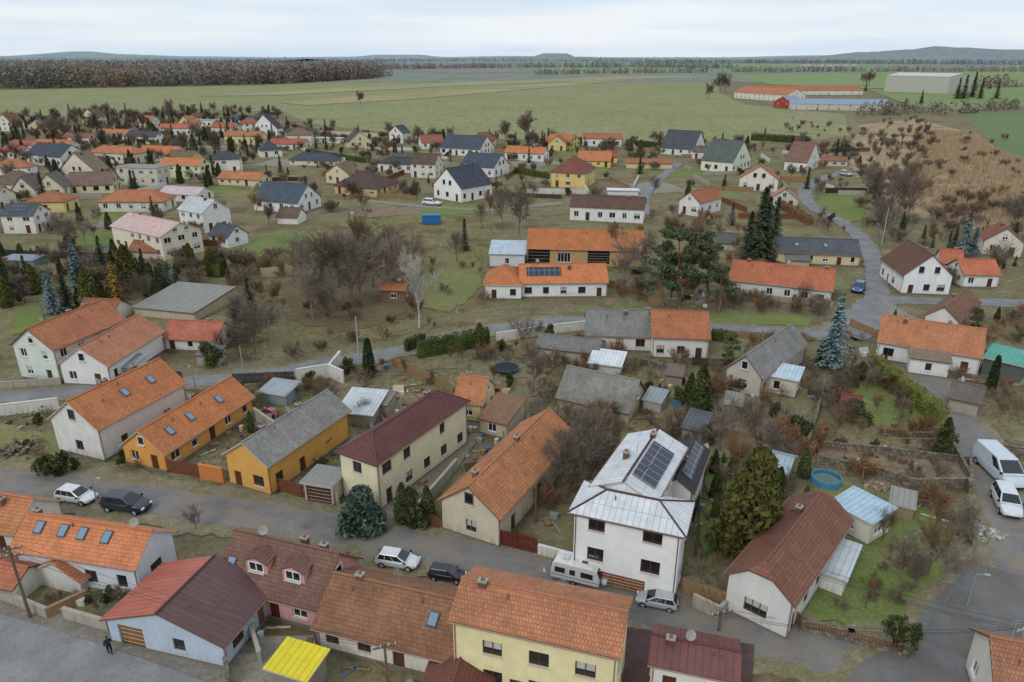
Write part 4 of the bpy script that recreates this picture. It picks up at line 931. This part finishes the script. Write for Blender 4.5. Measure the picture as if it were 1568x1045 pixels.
# ---------------------------------------------------------------- fences and walls
def fence(name,path,h,kind,mat,mat2=None,raw=False):
    mb=MB(); w=path if raw else [P(*p) for p in path]
    for a,b in zip(w,w[1:]):
        L=(b-a).length; d=(b-a).normalized(); n=Vector((-d.y,d.x,0))
        if kind=='solid':
            k=max(1,int(L/2.4))
            for i in range(k):
                c=a.lerp(b,(i+.5)/k); hh=h*(1+.03*noise.noise(c*.7)); mb.box(c+Z*hh/2,d*L/k/2,n*.12,Z*hh/2,0)
                mb.box(c+Z*(hh+.04),d*L/k/2*.995,n*.17,Z*.04,1)
        elif kind=='board':
            k=max(1,int(L/.16))
            for i in range(k):
                c=a.lerp(b,(i+.5)/k); hh=h*(1+.05*noise.noise(c*3)); mb.box(c+Z*(hh/2+.04),d*.066,n*.012,Z*hh/2,0)
            for zz in (.3,.8): mb.box((a+b)/2+Z*h*zz+n*.04,d*L/2,n*.025,Z*.04,0)
            for i in range(int(L/2.5)+1): c=a.lerp(b,min(1,i*2.5/L)); mb.box(c+Z*(h+.1)/2+n*.08,d*.05,n*.05,Z*(h+.1)/2,1)
        elif kind=='mesh':
            for i in range(int(L/2.5)+1): c=a.lerp(b,min(1,i*2.5/L)); mb.tube(c,c+Z*(h+.1),.035,.035,5,1,True)
            for j in range(7): z=h*(j+.5)/7; mb.tube(a+Z*z,b+Z*z,.008,.008,3,0)
            for i in range(int(L/.35)): c=a.lerp(b,i*.35/L); mb.tube(c,c+Z*h,.006,.006,3,0)
        elif kind=='pillar':
            mb.box((a+b)/2+Z*.25,d*L/2,n*.13,Z*.25,0)
            k=max(1,int(L/2.6))
            for i in range(k+1):
                c=a.lerp(b,i/k); mb.box(c+Z*h/2,d*.2,n*.2,Z*h/2,0); mb.box(c+Z*(h+.04),d*.25,n*.25,Z*.04,0)
                if i<k:
                    e=a.lerp(b,(i+1)/k)
                    for j in range(14): q=c.lerp(e,(j+1)/15); mb.box(q+Z*(.5+(h-.6)/2),d*.04,n*.015,Z*((h-.62)/2),1)
                    for zz in (.65,h-.2): mb.box((c+e)/2+Z*zz+n*.035,d*(e-c).length/2*.9,n*.015,Z*.03,1)
    mb.obj(name,[mat,mat2 or mat])
cw=plaster('d8d4cb',.8); cg=plaster('a9a294',.8); ow=plaster('d0834a',.3)
wb=wood('7a4f38'); wd=wood('3f3832'); wl=wood('9a7a58'); wr=wood('6a2f28'); gm=paint('7c8078',.5); st=stone('8f8575'); mp_=paint('5a6650',.6)
for a in ((( 'concrete_wall'),[(455,586),(505,578),(527,588)],2.1,'solid',cw),('concrete_wall',[(505,578),(522,556)],2.,'solid',cw),('dark_fence',[(358,590),(452,586)],1.8,'board',wd),('white_wall',[(760,524),(830,513),(895,505)],1.6,'solid',cw),
 ('white_wall',[(-40,642),(0,637),(92,626)],1.6,'solid',cw),('wooden_fence',[(250,722),(308,732)],1.7,'board',wb),('orange_wall',[(308,733),(344,740)],1.9,'solid',ow),('wooden_gate',[(408,748),(463,764)],1.8,'board',wb),
 ('garden_wall',[(520,775),(505,772)],1.6,'solid',cg),('wooden_gate',[(650,805),(672,812)],1.6,'board',wb),('red_gate',[(757,834),(822,850)],1.9,'board',wr),('garden_wall',[(824,850),(868,862)],1.2,'solid',cw),('wooden_gate',[(1044,912),(1112,934)],1.8,'board',wl),
 ('pillar_fence',[(1228,968),(1300,985),(1384,1006)],1.25,'pillar',st,wb),('wire_fence',[(1384,1006),(1440,940),(1490,870),(1494,800)],1.5,'mesh',gm),('stone_retaining_wall',[(1250,712),(1330,728),(1400,750),(1478,748)],1.3,'solid',st),
 ('stone_retaining_wall',[(1258,688),(1340,695),(1482,712)],1.,'solid',st),('stone_wall',[(1482,712),(1484,760),(1478,748)],1.4,'solid',st),('low_wall',[(-60,900),(20,925),(75,948)],1.1,'solid',cg),('garden_wall',[(100,948),(168,968)],1.2,'solid',cg),
 ('garden_wall',[(75,948),(135,920)],1.1,'solid',wl),('stone_wall',[(345,1000),(352,1060)],1.3,'solid',st),('field_wall',[(486,206),(585,211)],2.4,'solid',plaster('c8bda4')),('wooden_fence',[(1300,500),(1345,520),(1350,560)],1.5,'board',wl),
 ('wire_fence',[(0,590),(60,588),(200,580),(355,572)],1.3,'mesh',gm),('wire_fence',[(355,572),(480,552),(620,528)],1.4,'mesh',gm),('picket_fence',[(1090,515),(1240,524)],1.2,'board',wl),('wire_fence',[(760,690),(790,650),(870,620)],1.4,'mesh',mp_),('garden_wall',[(590,690),(620,650),(660,628)],1.5,'solid',cg),
 ('garden_wall',[(640,790),(700,720)],1.5,'solid',cg),('wire_fence',[(1080,860),(1110,780),(1135,700)],1.4,'mesh',mp_),('wooden_fence',[(1062,800),(1078,740),(1085,700)],1.6,'board',wd),('garden_wall',[(1235,690),(1250,640),(1262,590)],1.2,'solid',st),
 ('wooden_fence',[(1420,480),(1480,500),(1540,515)],1.3,'board',wl),('garden_wall',[(1440,660),(1484,740)],1.2,'solid',st),('dark_fence',[(160,588),(280,582)],1.4,'board',wd),('garden_wall',[(0,596),(95,590)],1.1,'solid',cg),('stone_wall',[(980,560),(1040,575),(1060,610)],1.2,'solid',st),
 ('wooden_fence',[(1215,955),(1228,968)],1.4,'board',wb),('garden_wall',[(1060,930),(1100,950),(1110,940)],1.4,'solid',cg),('garden_wall',[(385,970),(400,1020)],1.4,'solid',cg),('wooden_fence',[(870,430),(940,440),(1010,470)],1.3,'board',wl),('wire_fence',[(740,470),(860,484),(895,486)],1.3,'mesh',gm),
 ('garden_wall',[(1115,455),(1275,470)],1.,'solid',cg),('wooden_fence',[(0,392),(80,396),(200,398)],1.6,'board',wd),('garden_wall',[(400,425),(480,420)],2.,'solid',plaster('b5a88e')),('wooden_fence',[(560,300),(640,306)],1.4,'board',wl),('dark_fence',[(760,300),(860,305)],1.4,'board',wd),
 ('wire_fence',[(1340,320),(1345,360),(1350,400)],1.4,'mesh',gm),('stone_wall',[(1494,690),(1568,700)],1.2,'solid',st),('wooden_fence',[(640,470),(645,395),(640,360)],1.4,'board',wl),('wooden_fence',[(350,440),(400,410),(470,400)],1.4,'board',wl),('wooden_fence',[(600,560),(690,600),(700,640)],1.3,'board',wl),('garden_wall',[(1150,620),(1160,690)],1.1,'solid',st),('wooden_fence',[(1060,560),(1130,565)],1.4,'board',wd),('garden_wall',[(390,640),(430,668)],1.5,'solid',cg),('wooden_fence',[(470,760),(500,768)],1.4,'board',wb)):
    fence(*a)
rf=random.Random(44); wz=[P(*p) for p in [(0,200),(0,395),(340,400),(500,340),(900,335),(1200,340),(1310,290),(1310,228),(1000,228),(600,220),(430,195),(250,190)]]; cnt=0
while cnt<85:
    x,y=rf.uniform(-240,240),rf.uniform(150,520)
    if not inside(wz,x,y) or not free(x,y,2.): continue
    a=rf.choice((0,1.57))+rf.uniform(-.25,.25); L=rf.uniform(8,26); d=Vector((math.cos(a),math.sin(a),0)); p=Vector((x,y,0)); e=p
    while (e-p).length<L and free(e.x,e.y,.8): e=e+d*1.5
    if (e-p).length<4: continue
    cnt+=1; fence('garden_fence',[p,e],rf.uniform(1.3,1.9),'solid',rf.choice((cw,cg,wb,wd,wl,cg)),None,True)
# ---------------------------------------------------------------- vehicles
def loft(mb,sec,mi=0,cap=True):
    for a,b in zip(sec,sec[1:]):
        n=len(a)
        for i in range(n):
            j=(i+1)%n; mb.face([a[i],a[j],b[j],b[i]],mi)
    if cap: mb.face(sec[0][::-1],mi); mb.face(sec[-1],mi)
def weld(o,d=.002):
    import bmesh
    bm=bmesh.new(); bm.from_mesh(o.data); bmesh.ops.remove_doubles(bm,verts=bm.verts,dist=d); bmesh.ops.recalc_face_normals(bm,faces=bm.faces); bm.to_mesh(o.data); bm.free()
def wheel(mb,x,y,r=.33,w=.11):
    mb.tube((x,y-w,r),(x,y+w,r),r,r,16,0,True); 
    for s in (-1,1): mb.tube((x,y+s*w,r),(x,y+s*(w+.012),r),r*.62,r*.58,12,1,True)
def car(name,p0,p1,col,kind='hatch'):
    a=P(*p0);b=P(*p1); d=b-a; Lr={'hatch':4.2,'suv':4.5,'van':5.4}[kind]; s=d.length/Lr
    E=empty(name,((a.x+b.x)/2,(a.y+b.y)/2,.1),math.atan2(d.y,d.x),s); L=Lr; pm=carpaint(col); blk=paint('17181a',.7)
    if kind=='van': X=[0,.03,.1,.3,.6,.78,.88,.96,1]; top=[.9,1.2,1.25,1.25,1.25,1.2,1.1,.95,.6]; hw=[.86,.93,.96,.97,.97,.97,.94,.88,.74]
    else: X=[0,.035,.12,.3,.52,.7,.86,.96,1]; top=[.72,.9,.96,.97,.96,.93,.85,.7,.5] if kind=='hatch' else [.8,1.02,1.08,1.08,1.06,1.03,.96,.82,.55]; hw=[.72,.83,.88,.9,.9,.9,.86,.76,.62]
    bz=[.42,.3,.24,.22,.22,.22,.24,.3,.36]; sec=[]
    for x,t,h,z in zip(X,top,hw,bz):
        x=(x-.5)*L; R1=[(x,-h*.88,z),(x,-h,z+.16),(x,-h,(z+t)/2),(x,-h*.96,t-.06),(x,-h*.8,t),(x,h*.8,t),(x,h*.96,t-.06),(x,h,(z+t)/2),(x,h,z+.16),(x,h*.88,z)]; sec.append(R1)
    B=MB(); loft(B,sec); o=B.obj('body',[pm],E,True); weld(o)
    m=o.modifiers.new('sub','SUBSURF'); m.levels=1; m.render_levels=2
    C=MB(); 
    if kind=='van': b0,b1,r0,r1,zb,zr,wb_,wr_=.015,.86,.04,.62,1.15,2.0,.92,.8
    elif kind=='suv': b0,b1,r0,r1,zb,zr,wb_,wr_=.03,.76,.1,.55,1.02,1.62,.84,.64
    else: b0,b1,r0,r1,zb,zr,wb_,wr_=.03,.77,.13,.52,.92,1.46,.83,.62
    fx=lambda f:(f-.5)*L
    q=[Vector((fx(b0),-wb_,zb)),Vector((fx(b1),-wb_,zb)),Vector((fx(b1),wb_,zb)),Vector((fx(b0),wb_,zb))]
    t=[Vector((fx(r0),-wr_,zr)),Vector((fx(r1),-wr_,zr)),Vector((fx(r1),wr_,zr)),Vector((fx(r0),wr_,zr))]
    C.face(t,0)
    for i in range(4): j=(i+1)%4; C.face([q[i],q[j],t[j],t[i]],0)
    o=C.obj('cabin',[pm],E); weld(o); bv=o.modifiers.new('b','BEVEL'); bv.width=.07; bv.segments=2
    G=MB()
    for i in range(4):
        j=(i+1)%4; f=[q[i],q[j],t[j],t[i]]; n=(f[1]-f[0]).cross(f[3]-f[0]).normalized()
        def bl(u,v): 
            lo=f[0].lerp(f[1],u); hi=f[3].lerp(f[2],u); return lo.lerp(hi,v)+n*.02
        if kind=='van' and i in(0,2): rng=[(.72,.93)] if i==0 else [(.07,.28)]
        elif i in (0,2): rng=[(.06,.3),(.33,.6),(.63,.95)]
        else: rng=[(.06,.94)]
        for u0,u1 in rng: G.face([bl(u0,.12),bl(u1,.12),bl(u1,.88),bl(u0,.88)],0)
    G.obj('windows',[glass()],E)
    W=MB()
    for x in (-L*.31,L*.31):
        for y in (-1,1): wheel(W,x,y*(.8 if kind!='van' else .86))
    W.obj('wheels',[blk,paint('9a9ca0',.4)],E)
    K=MB()
    for y in (-1,1):
        K.abox(L*.5-.2,L*.5-.06,y*.56-.16,y*.56+.16,.6,.74,0); K.abox(-L*.5+.0,-L*.5+.1,y*.62-.13,y*.62+.13,.72,.92,1); K.abox(fx(b1)-.25,fx(b1)-.08,y*.95-.09,y*.95+.09,zb+.02,zb+.15,2)
    K.abox(-L*.5-.0,-L*.5+.06,-.26,.26,.5,.6,3); K.abox(L*.5-.07,L*.5-.01,-.5,.5,.36,.5,2)
    K.obj('lights_and_mirrors',[paint('d8dcdf',.2),paint('7a1414',.3),blk,paint('e0e0dc')],E)
car('white_car',(93,763),(146,772),'d8dadb'); car('dark_blue_car',(163,777),(229,785),'2c3440','suv'); car('white_car',(578,861),(642,871),'d5d7d8'); car('black_car',(657,883),(713,891),'1f2429','suv')
car('silver_car',(1038,934),(973,921),'b8bbbd'); car('white_car',(1529,757),(1549,800),'d6d8d9','suv'); car('white_van',(1500,703),(1556,757),'c9d0d6','van'); car('blue_car',(1317,441),(1311,451),'2a5590')
car('white_car',(648,314),(675,316),'dcdcdc'); car('dark_car',(965,420),(986,420),'2b2c30','suv'); car('silver_car',(1285,268),(1303,271),'b8bbbd'); car('dark_car',(1345,508),(1368,512),'30343a'); car('red_car',(424,640),(402,632),'a8303c')
def caravan(p0,p1):
    a=P(*p0);b=P(*p1);d=b-a; s=d.length/5.4; E=empty('caravan',((a.x+b.x)/2,(a.y+b.y)/2,.1),math.atan2(d.y,d.x),s)
    prof=[(-2.65,.5),(-2.7,1.0),(-2.55,2.2),(-2.3,2.55),(1.9,2.6),(2.25,2.35),(2.6,1.35),(2.55,.55)]
    B=MB(); 
    for y,sg in ((-1.1,1),(1.1,-1)): B.face([(x,y,z) for x,z in prof][::sg])
    n=len(prof)
    for i in range(n):
        j=(i+1)%n; B.face([(prof[i][0],-1.1,prof[i][1]),(prof[i][0],1.1,prof[i][1]),(prof[j][0],1.1,prof[j][1]),(prof[j][0],-1.1,prof[j][1])])
    o=B.obj('body',[carpaint('dddcd8')],E); weld(o); bv=o.modifiers.new('b','BEVEL'); bv.width=.09; bv.segments=2
    W=MB()
    for y in (-1,1):
        for x0,x1,z0,z1 in ((-2.2,-1.1,1.35,2.),(.6,1.9,1.35,2.)): W.abox(x0,x1,y*1.115-.015,y*1.115+.015,z0,z1)
        W.abox(-2.6,2.5,y*1.11-.008,y*1.11+.008,.95,1.05,2)
    W.abox(-.6,.05,1.1,1.13,.55,2.25,1); W.abox(-.6,.0,-1.13,-1.1,1.35,2.,0)
    W.box((2.45,0,1.85),(.16,0,-.42),(0,.85,0),(.03,0,.012),0); W.abox(-2.72,-2.66,-.7,.7,1.4,2.,0)
    W.abox(-1.6,-.9,-.4,.4,2.6,2.72,1); W.abox(.5,1.1,-.35,.35,2.6,2.7,0); W.abox(-.3,.1,-.2,.2,2.6,2.72,1)
    W.obj('windows_and_hatches',[glass(),paint('c9c8c4'),paint('7a8896')],E)
    K=MB(); wheel(K,-.2,-1.02); wheel(K,-.2,1.02); K.tube((2.5,-.8,.5),(3.7,0,.5),.06,.06,6,1,True); K.tube((2.5,.8,.5),(3.7,0,.5),.06,.06,6,1,True); K.abox(2.65,3.2,-.35,.35,.5,.95,2); K.tube((3.6,0,.5),(3.6,0,0),.04,.04,6,1,True)
    K.obj('wheels_and_hitch',[paint('17181a'),paint('6a6e72'),paint('d0d0cc')],E)
caravan((847,880),(922,899))
# ---------------------------------------------------------------- poles, wires, lamps
def pole(name,u,vb,vt,arms=1,r0=.14,mat=None,dirv=(1,.3,0)):
    p=P(u,vb); h=hgt(u,vt,vb); mb=MB(); mb.tube(p,p+Z*h,r0,r0*.65,8,0,True); d=Vector(dirv).normalized()
    for i in range(arms):
        z=h-.35-.7*i; mb.box(p+Z*z,d*.9,Vector((-d.y,d.x,0))*.05,Z*.06,0)
        for k in (-.8,-.3,.3,.8): mb.tube(p+Z*(z+.05)+d*k,p+Z*(z+.25)+d*k,.045,.03,6,1,True)
    mb.obj(name,[mat or wood('6e5f4e'),paint('d8d8d0',.3)]); return p+Z*(h-.15),d
def wires(ends,n=3,sag=1.,name='power_line'):
    mb=MB()
    for (a,da),(b,db) in ends:
        for k in ([-.8,-.3,.8] if n==3 else [0]):
            p0=a+da*k; p1=b+db*k; pr=p0
            for i in range(1,13):
                t=i/12; q=p0.lerp(p1,t)-Z*sag*4*t*(1-t); mb.tube(pr,q,.018,.018,3); pr=q
    mb.obj(name,[paint('2c2c2c')])
cm_=paint('a5a198',.8)
a=pole('wooden_utility_pole',47,948,836,2); b=pole('utility_pole',595,1062,985,1); c=pole('utility_pole',1100,968,935,1); d=pole('utility_pole',1552,1018,958,1,mat=cm_)
e=pole('concrete_pole',550,552,485,0,mat=cm_); f=pole('utility_pole',1025,476,408,1); g=pole('concrete_pole',1349,380,318,0,mat=cm_); h=pole('utility_pole',1065,850,800,1); i_=pole('utility_pole',820,800,745,0)
pole('concrete_pole',375,585,530,0,.1,cm_); pole('concrete_pole',1180,310,262,0,.12,cm_); k_=pole('utility_pole',-120,905,800,1)
wires([(k_,a),(a,b),(h,c),(h,d),(c,d),(i_,h)],3,1.2); wires([(e,f),(f,g)],1,2.)
def lamp(u,vb,vt,dr=(0,-1,0)):
    p=P(u,vb); h=hgt(u,vt,vb); d=Vector(dr).normalized(); mb=MB(); mb.tube(p,p+Z*h,.08,.05,8,0,True); mb.tube(p+Z*h,p+Z*(h+.2)+d*.6,.035,.03,6,0,True); mb.box(p+Z*(h+.21)+d*.8,d*.22,Vector((-d.y,d.x,0))*.09,Z*.045,1)
    mb.obj('street_lamp',[paint('8c9092',.5),paint('a8aaa8',.4)])
lamp(832,905,868); lamp(1340,470,425,(-1,0,0)); lamp(1530,475,430); lamp(300,600,560); lamp(985,320,285); lamp(700,525,480,(0,1,0)); lamp(150,775,735,(1,0,0)); lamp(1480,930,880,(1,-.4,0))
# ---------------------------------------------------------------- garden things
def pool(u,v,rp,col,h=.9,name='round_garden_pool'):
    p=P(u,v); r=rp*p.length/FP*1.0; mb=MB(); n=28; ring=[(math.cos(6.2832*k/n),math.sin(6.2832*k/n)) for k in range(n)]
    for k in range(n):
        a,b=ring[k],ring[(k+1)%n]
        q=lambda c,rr,z:(p.x+c[0]*rr,p.y+c[1]*rr,z)
        mb.face([q(a,r,0),q(b,r,0),q(b,r,h),q(a,r,h)],0); mb.face([q(a,r,h),q(b,r,h),q(b,r-.12,h),q(a,r-.12,h)],1); mb.face([q(a,r-.12,h),q(b,r-.12,h),q(b,r-.12,h-.3),q(a,r-.12,h-.3)],0)
    mb.face([(p.x+c[0]*(r-.12),p.y+c[1]*(r-.12),h-.25) for c in ring],2)
    w=NT('pool_water',.1,.6); w.col(w.mul(col,w.ramp(w.noise(w.pos(),1.5),.3,.7,1.2,.8)))
    mb.obj(name,[paint('4a8aac'),paint('3a88b0'),w.m])
pool(1264,740,23,'3c5658')
def tramp(u,v,rp):
    p=P(u,v); r=rp*p.length/FP; mb=MB(); n=20
    c=[Vector((p.x+math.cos(6.2832*k/n)*r,p.y+math.sin(6.2832*k/n)*r,.85)) for k in range(n)]
    mb.face(c,0)
    for k in range(n):
        mb.tube(c[k],c[(k+1)%n],.06,.06,5,1)
        if k%4==0: mb.tube(Vector((c[k].x,c[k].y,0)),c[k]+Z*1.8,.03,.03,5,1,True)
        mb.tube(c[k]+Z*1.75,c[(k+1)%n]+Z*1.75,.02,.02,4,1)
    mb.obj('trampoline',[paint('1b1d20'),paint('2c6c78')])
tramp(1222,662,20); tramp(775,570,21); tramp(95,345,9)
def clutter(name,u,v,rad,n,seed):
    r=random.Random(seed); mb=MB(); c=P(u,v)
    for i in range(n):
        x,y=c.x+r.gauss(0,rad*.5),c.y+r.gauss(0,rad*.5); a=r.uniform(0,3.14); ex=Vector((math.cos(a),math.sin(a),0)); ey=Vector((-ex.y,ex.x,0)); t=r.random(); mi=r.choice((0,0,1,1,2,3,4,4,5,6))
        if not free(x,y,.3): continue
        if t<.35: mb.box(Vector((x,y,.12)),ex*r.uniform(.5,1.4),ey*.09,Z*.04+ex*.05,mi if mi!=5 else 0)
        elif t<.6: s=r.uniform(.12,.35); mb.box(Vector((x,y,s)),ex*s*r.uniform(.8,1.6),ey*s,Z*s,mi)
        elif t<.75: mb.tube((x,y,0),(x,y,r.uniform(.5,.9)),.26,.28,10,mi if mi!=5 else 3,True)
        elif t<.9: mb.box(Vector((x,y,.3)),ex*r.uniform(.5,1.1),ey*.04+Z*.1,Z*.5+ey*.25,mi if mi!=5 else 4)
        else:
            for q in range(8): mb.tube(Vector((x,y,.1+.14*(q//4)))+ey*(.15*(q%4)),Vector((x,y,.1+.14*(q//4)))+ey*(.15*(q%4))+ex*1.,.07,.07,6,0,True)
    mb.obj(name,[wood('8d7458'),wood('5c4a3a'),paint('c9c9c4'),paint('4a6c8c'),paint('8d8d88'),paint('8c4538'),paint('c4b89a')])
for j,(u,v,rd,n) in enumerate(((600,650,5,36),(800,560,4,22),(840,640,5,30),(715,660,4,26),(1010,590,4,22),(1110,650,6,30),(1350,700,7,30),(1510,830,2.5,20),(1300,620,3,10),(480,660,3,16),(50,645,4,14),(30,700,3,10),(140,925,3,14),(400,1000,4,18),(600,1020,3,12),(1240,940,2,8),
   (1200,680,5,20),(960,650,4,16),(560,570,5,14),(620,600,5,24),(900,590,4,16),(320,590,4,14),(1480,580,4,18),(1400,790,4,12),(1140,600,4,16),(740,700,3,14),(880,440,5,16),(1060,460,6,18),(560,325,6,12),(300,370,6,18),(60,430,6,16),(150,380,6,16),(800,290,6,14),(1000,270,6,14),(1180,280,6,14),(240,600,3,8),(850,780,3,12),(640,640,3,16),(760,600,4,18),(1060,640,4,16),(1250,610,4,14),(1330,550,4,12),(1420,600,3,10),(540,700,3,10),(640,760,3,10),(300,700,3,8),(380,650,4,12),(190,300,8,16),(420,300,8,14),(90,300,8,14),(500,560,3,8),(1300,780,4,12),(1100,780,4,10))):
    clutter('garden_clutter',u,v,rd,n,j+3)
def pile(u,v,r_,col,name,seed):
    r=random.Random(seed); mb=MB(); c=P(u,v)
    for i in range(90):
        q=abs(r.gauss(0,.5))*r_; a=r.uniform(0,6.28); s=r.uniform(.1,.3); z=max(.05,(1-q/r_)*r_*.35)
        e=rdir(r); f=e.orthogonal().normalized(); g=e.cross(f); mb.box(Vector((c.x+math.cos(a)*q,c.y+math.sin(a)*q,z)),e*s,f*s*.7,g*s*.6)
    mb.obj(name,[col])
pile(42,688,3.,stone('b5a48c'),'rubble_pile',1); pile(25,692,2.4,stone('8a7c6a'),'rubble_pile',2); pile(1345,748,1.6,stone('b8a890'),'rubble_pile',3); pile(1395,768,2.,stone('9c8a70'),'soil_heap',4); pile(1516,820,1.5,stone('cfcac0'),'rubble_pile',5)
mb=MB(); p=P(661,343); mb.abox(p.x-2.6,p.x+2.6,p.y-1.2,p.y+1.2,.2,2.6); 
for k in range(12): mb.abox(p.x-2.5+k*.44,p.x-2.35+k*.44,p.y-1.27,p.y-1.2,.3,2.5)
mb.abox(p.x-2.7,p.x+2.7,p.y-1.3,p.y+1.3,2.6,2.75); mb.obj('blue_waste_container',[paint('2f6ea6',.5)])
mb=MB(); 
for (u,v) in ((1380,700),(1410,690),(1330,735)):
    p=P(u,v)
    for sx in (-1,1): 
        for sy in (-1,1): mb.tube((p.x+sx*1.2,p.y+sy*.8,0),(p.x+sx*1.2,p.y+sy*.8,2.1),.06,.06,5,0,True)
    for sy in (-1,1): mb.tube((p.x-1.4,p.y+sy*.8,2.1),(p.x+1.4,p.y+sy*.8,2.1),.05,.05,5,0,True)
mb.obj('garden_pergola',[wl])
# ---------------------------------------------------------------- pedestrian
def person(u,v,face):
    p=P(u,v); me=bpy.data.meshes.new('body'); V=[(0,0,.95),(0,0,1.15),(0,0.02,1.4),(0,.03,1.52),(0,.05,1.6),
      (-.1,0,.9),(-.11,.14,.5),(-.1,.1,.1),(-.1,.24,.05),(.1,0,.9),(.11,-.02,.5),(.1,-.26,.13),(.1,-.14,.05),
      (-.2,.02,1.42),(-.26,-.08,1.15),(-.24,.08,.93),(.2,.02,1.42),(.26,.1,1.15),(.24,.26,.97),(-.24,.12,.86),(.24,.32,.92)]
    Ed=[(0,1),(1,2),(2,3),(3,4),(0,5),(5,6),(6,7),(7,8),(0,9),(9,10),(10,11),(11,12),(2,13),(13,14),(14,15),(2,16),(16,17),(17,18),(15,19),(18,20)]
    rad=[.16,.15,.17,.06,.06,.11,.08,.05,.04,.11,.08,.05,.04,.09,.06,.045,.09,.06,.045,.035,.035]
    me.from_pydata(V,Ed,[]); o=bpy.data.objects.new('body',me); E=empty('pedestrian',(p.x,p.y,.15),face,1.0); bpy.context.scene.collection.objects.link(o); o.parent=E
    sk=o.modifiers.new('skin','SKIN')
    for i,x in enumerate(me.skin_vertices[0].data): x.radius=(rad[i],rad[i]); x.use_root=(i==0)
    s=o.modifiers.new('sub','SUBSURF'); s.levels=1; s.render_levels=2
    t=NT('clothes',.9,.1); sep=t.n.new('ShaderNodeSeparateXYZ'); t.l.new(t.obj(),sep.inputs[0]); t.col(t.mix(t.ramp(sep.outputs[2],.86,.88),'23262e','2a2d33')); me.materials.append(t.m)
    H=MB(); n=10
    def ball(c,rx,ry,rz,mi,z0=-1.,z1=1.):
        for i in range(8):
            for j in range(n):
                q=lambda a,b:(c[0]+rx*math.cos(b)*math.sqrt(max(0,1-a*a)),c[1]+ry*math.sin(b)*math.sqrt(max(0,1-a*a)),c[2]+rz*a)
                a0=z0+(z1-z0)*i/8;a1=z0+(z1-z0)*(i+1)/8;b0=6.2832*j/n;b1=6.2832*(j+1)/n; H.face([q(a0,b0),q(a0,b1),q(a1,b1),q(a1,b0)],mi)
    ball((0,.06,1.68),.078,.095,.12,0); ball((0,.045,1.7),.088,.1,.115,1,-.1,1.); H.box((0,.16,1.67),(.012,0,0),(0,.02,0),(0,.01,.025),0)
    for s in (-1,1):
        H.box((s*.082,.05,1.67),(.01,0,0),(0,.02,0),(0,0,.03),0)
        for k in range(4): b=Vector((s*.24+(k-1.5)*.016,.12 if s<0 else .32,.84 if s<0 else .9)); H.tube(b,b+Vector((0,.01,-.07)),.009,.007,5,0,True)
        H.tube(Vector((s*.24-s*.03,.13 if s<0 else .33,.87 if s<0 else .93)),Vector((s*.24-s*.045,.15 if s<0 else .35,.82 if s<0 else .88)),.009,.008,5,0,True)
    H.obj('head_and_hands',[paint('b98a70'),paint('2b221c')],E,True)
person(170,1004,.6)
# ---------------------------------------------------------------- sun, world, camera
sc_=bpy.context.scene
EL=math.radians(40); AZ=math.radians(215)
sd=Vector((math.sin(AZ)*math.cos(EL),math.cos(AZ)*math.cos(EL),math.sin(EL)))
L=bpy.data.lights.new('sun','SUN'); L.energy=1.0; L.angle=math.radians(20); L.color=(1,.98,.95)
lo=bpy.data.objects.new('sun',L); lo.rotation_euler=(-sd).to_track_quat('-Z','Y').to_euler(); sc_.collection.objects.link(lo)
w=bpy.data.worlds.new('World'); sc_.world=w; w.use_nodes=True; nt=w.node_tree; N=nt.nodes; Lk=nt.links
bg=N['Background']; bg.inputs[1].default_value=.13
sk=N.new('ShaderNodeTexSky'); sk.sky_type='NISHITA'; sk.sun_disc=False; sk.sun_elevation=EL; sk.sun_rotation=AZ
tc=N.new('ShaderNodeTexCoord'); mp=N.new('ShaderNodeMapping'); mp.inputs['Scale'].default_value=(1.2,1.2,16); mp.inputs['Rotation'].default_value=(0.02,-.05,.3); Lk.new(tc.outputs['Generated'],mp.inputs[0])
no=N.new('ShaderNodeTexNoise'); no.inputs['Scale'].default_value=1.6; no.inputs['Detail'].default_value=7; Lk.new(mp.outputs[0],no.inputs['Vector'])
mr=N.new('ShaderNodeMapRange'); mr.inputs[1].default_value=.36; mr.inputs[2].default_value=.6; Lk.new(no.outputs[0],mr.inputs[0])
cm=N.new('ShaderNodeMix'); cm.data_type='RGBA'; cm.inputs[6].default_value=(5.0,6.0,7.1,1); cm.inputs[7].default_value=(6.7,7.1,7.5,1); Lk.new(mr.outputs[0],cm.inputs[0])
mx=N.new('ShaderNodeMix'); mx.data_type='RGBA'; mx.inputs[0].default_value=.92; Lk.new(sk.outputs[0],mx.inputs[6]); Lk.new(cm.outputs[2],mx.inputs[7]); Lk.new(mx.outputs[2],bg.inputs[0])
cam=bpy.data.cameras.new('camera'); co=bpy.data.objects.new('camera',cam); sc_.collection.objects.link(co); sc_.camera=co
cam.sensor_width=36; cam.lens=FP/1568*36; cam.clip_end=40000; cam.clip_start=1
co.location=(0,0,HC); co.rotation_euler=(math.pi/2-TH,0,0)
sc_.view_settings.view_transform='Standard'; sc_.view_settings.look='None'; sc_.view_settings.exposure=0
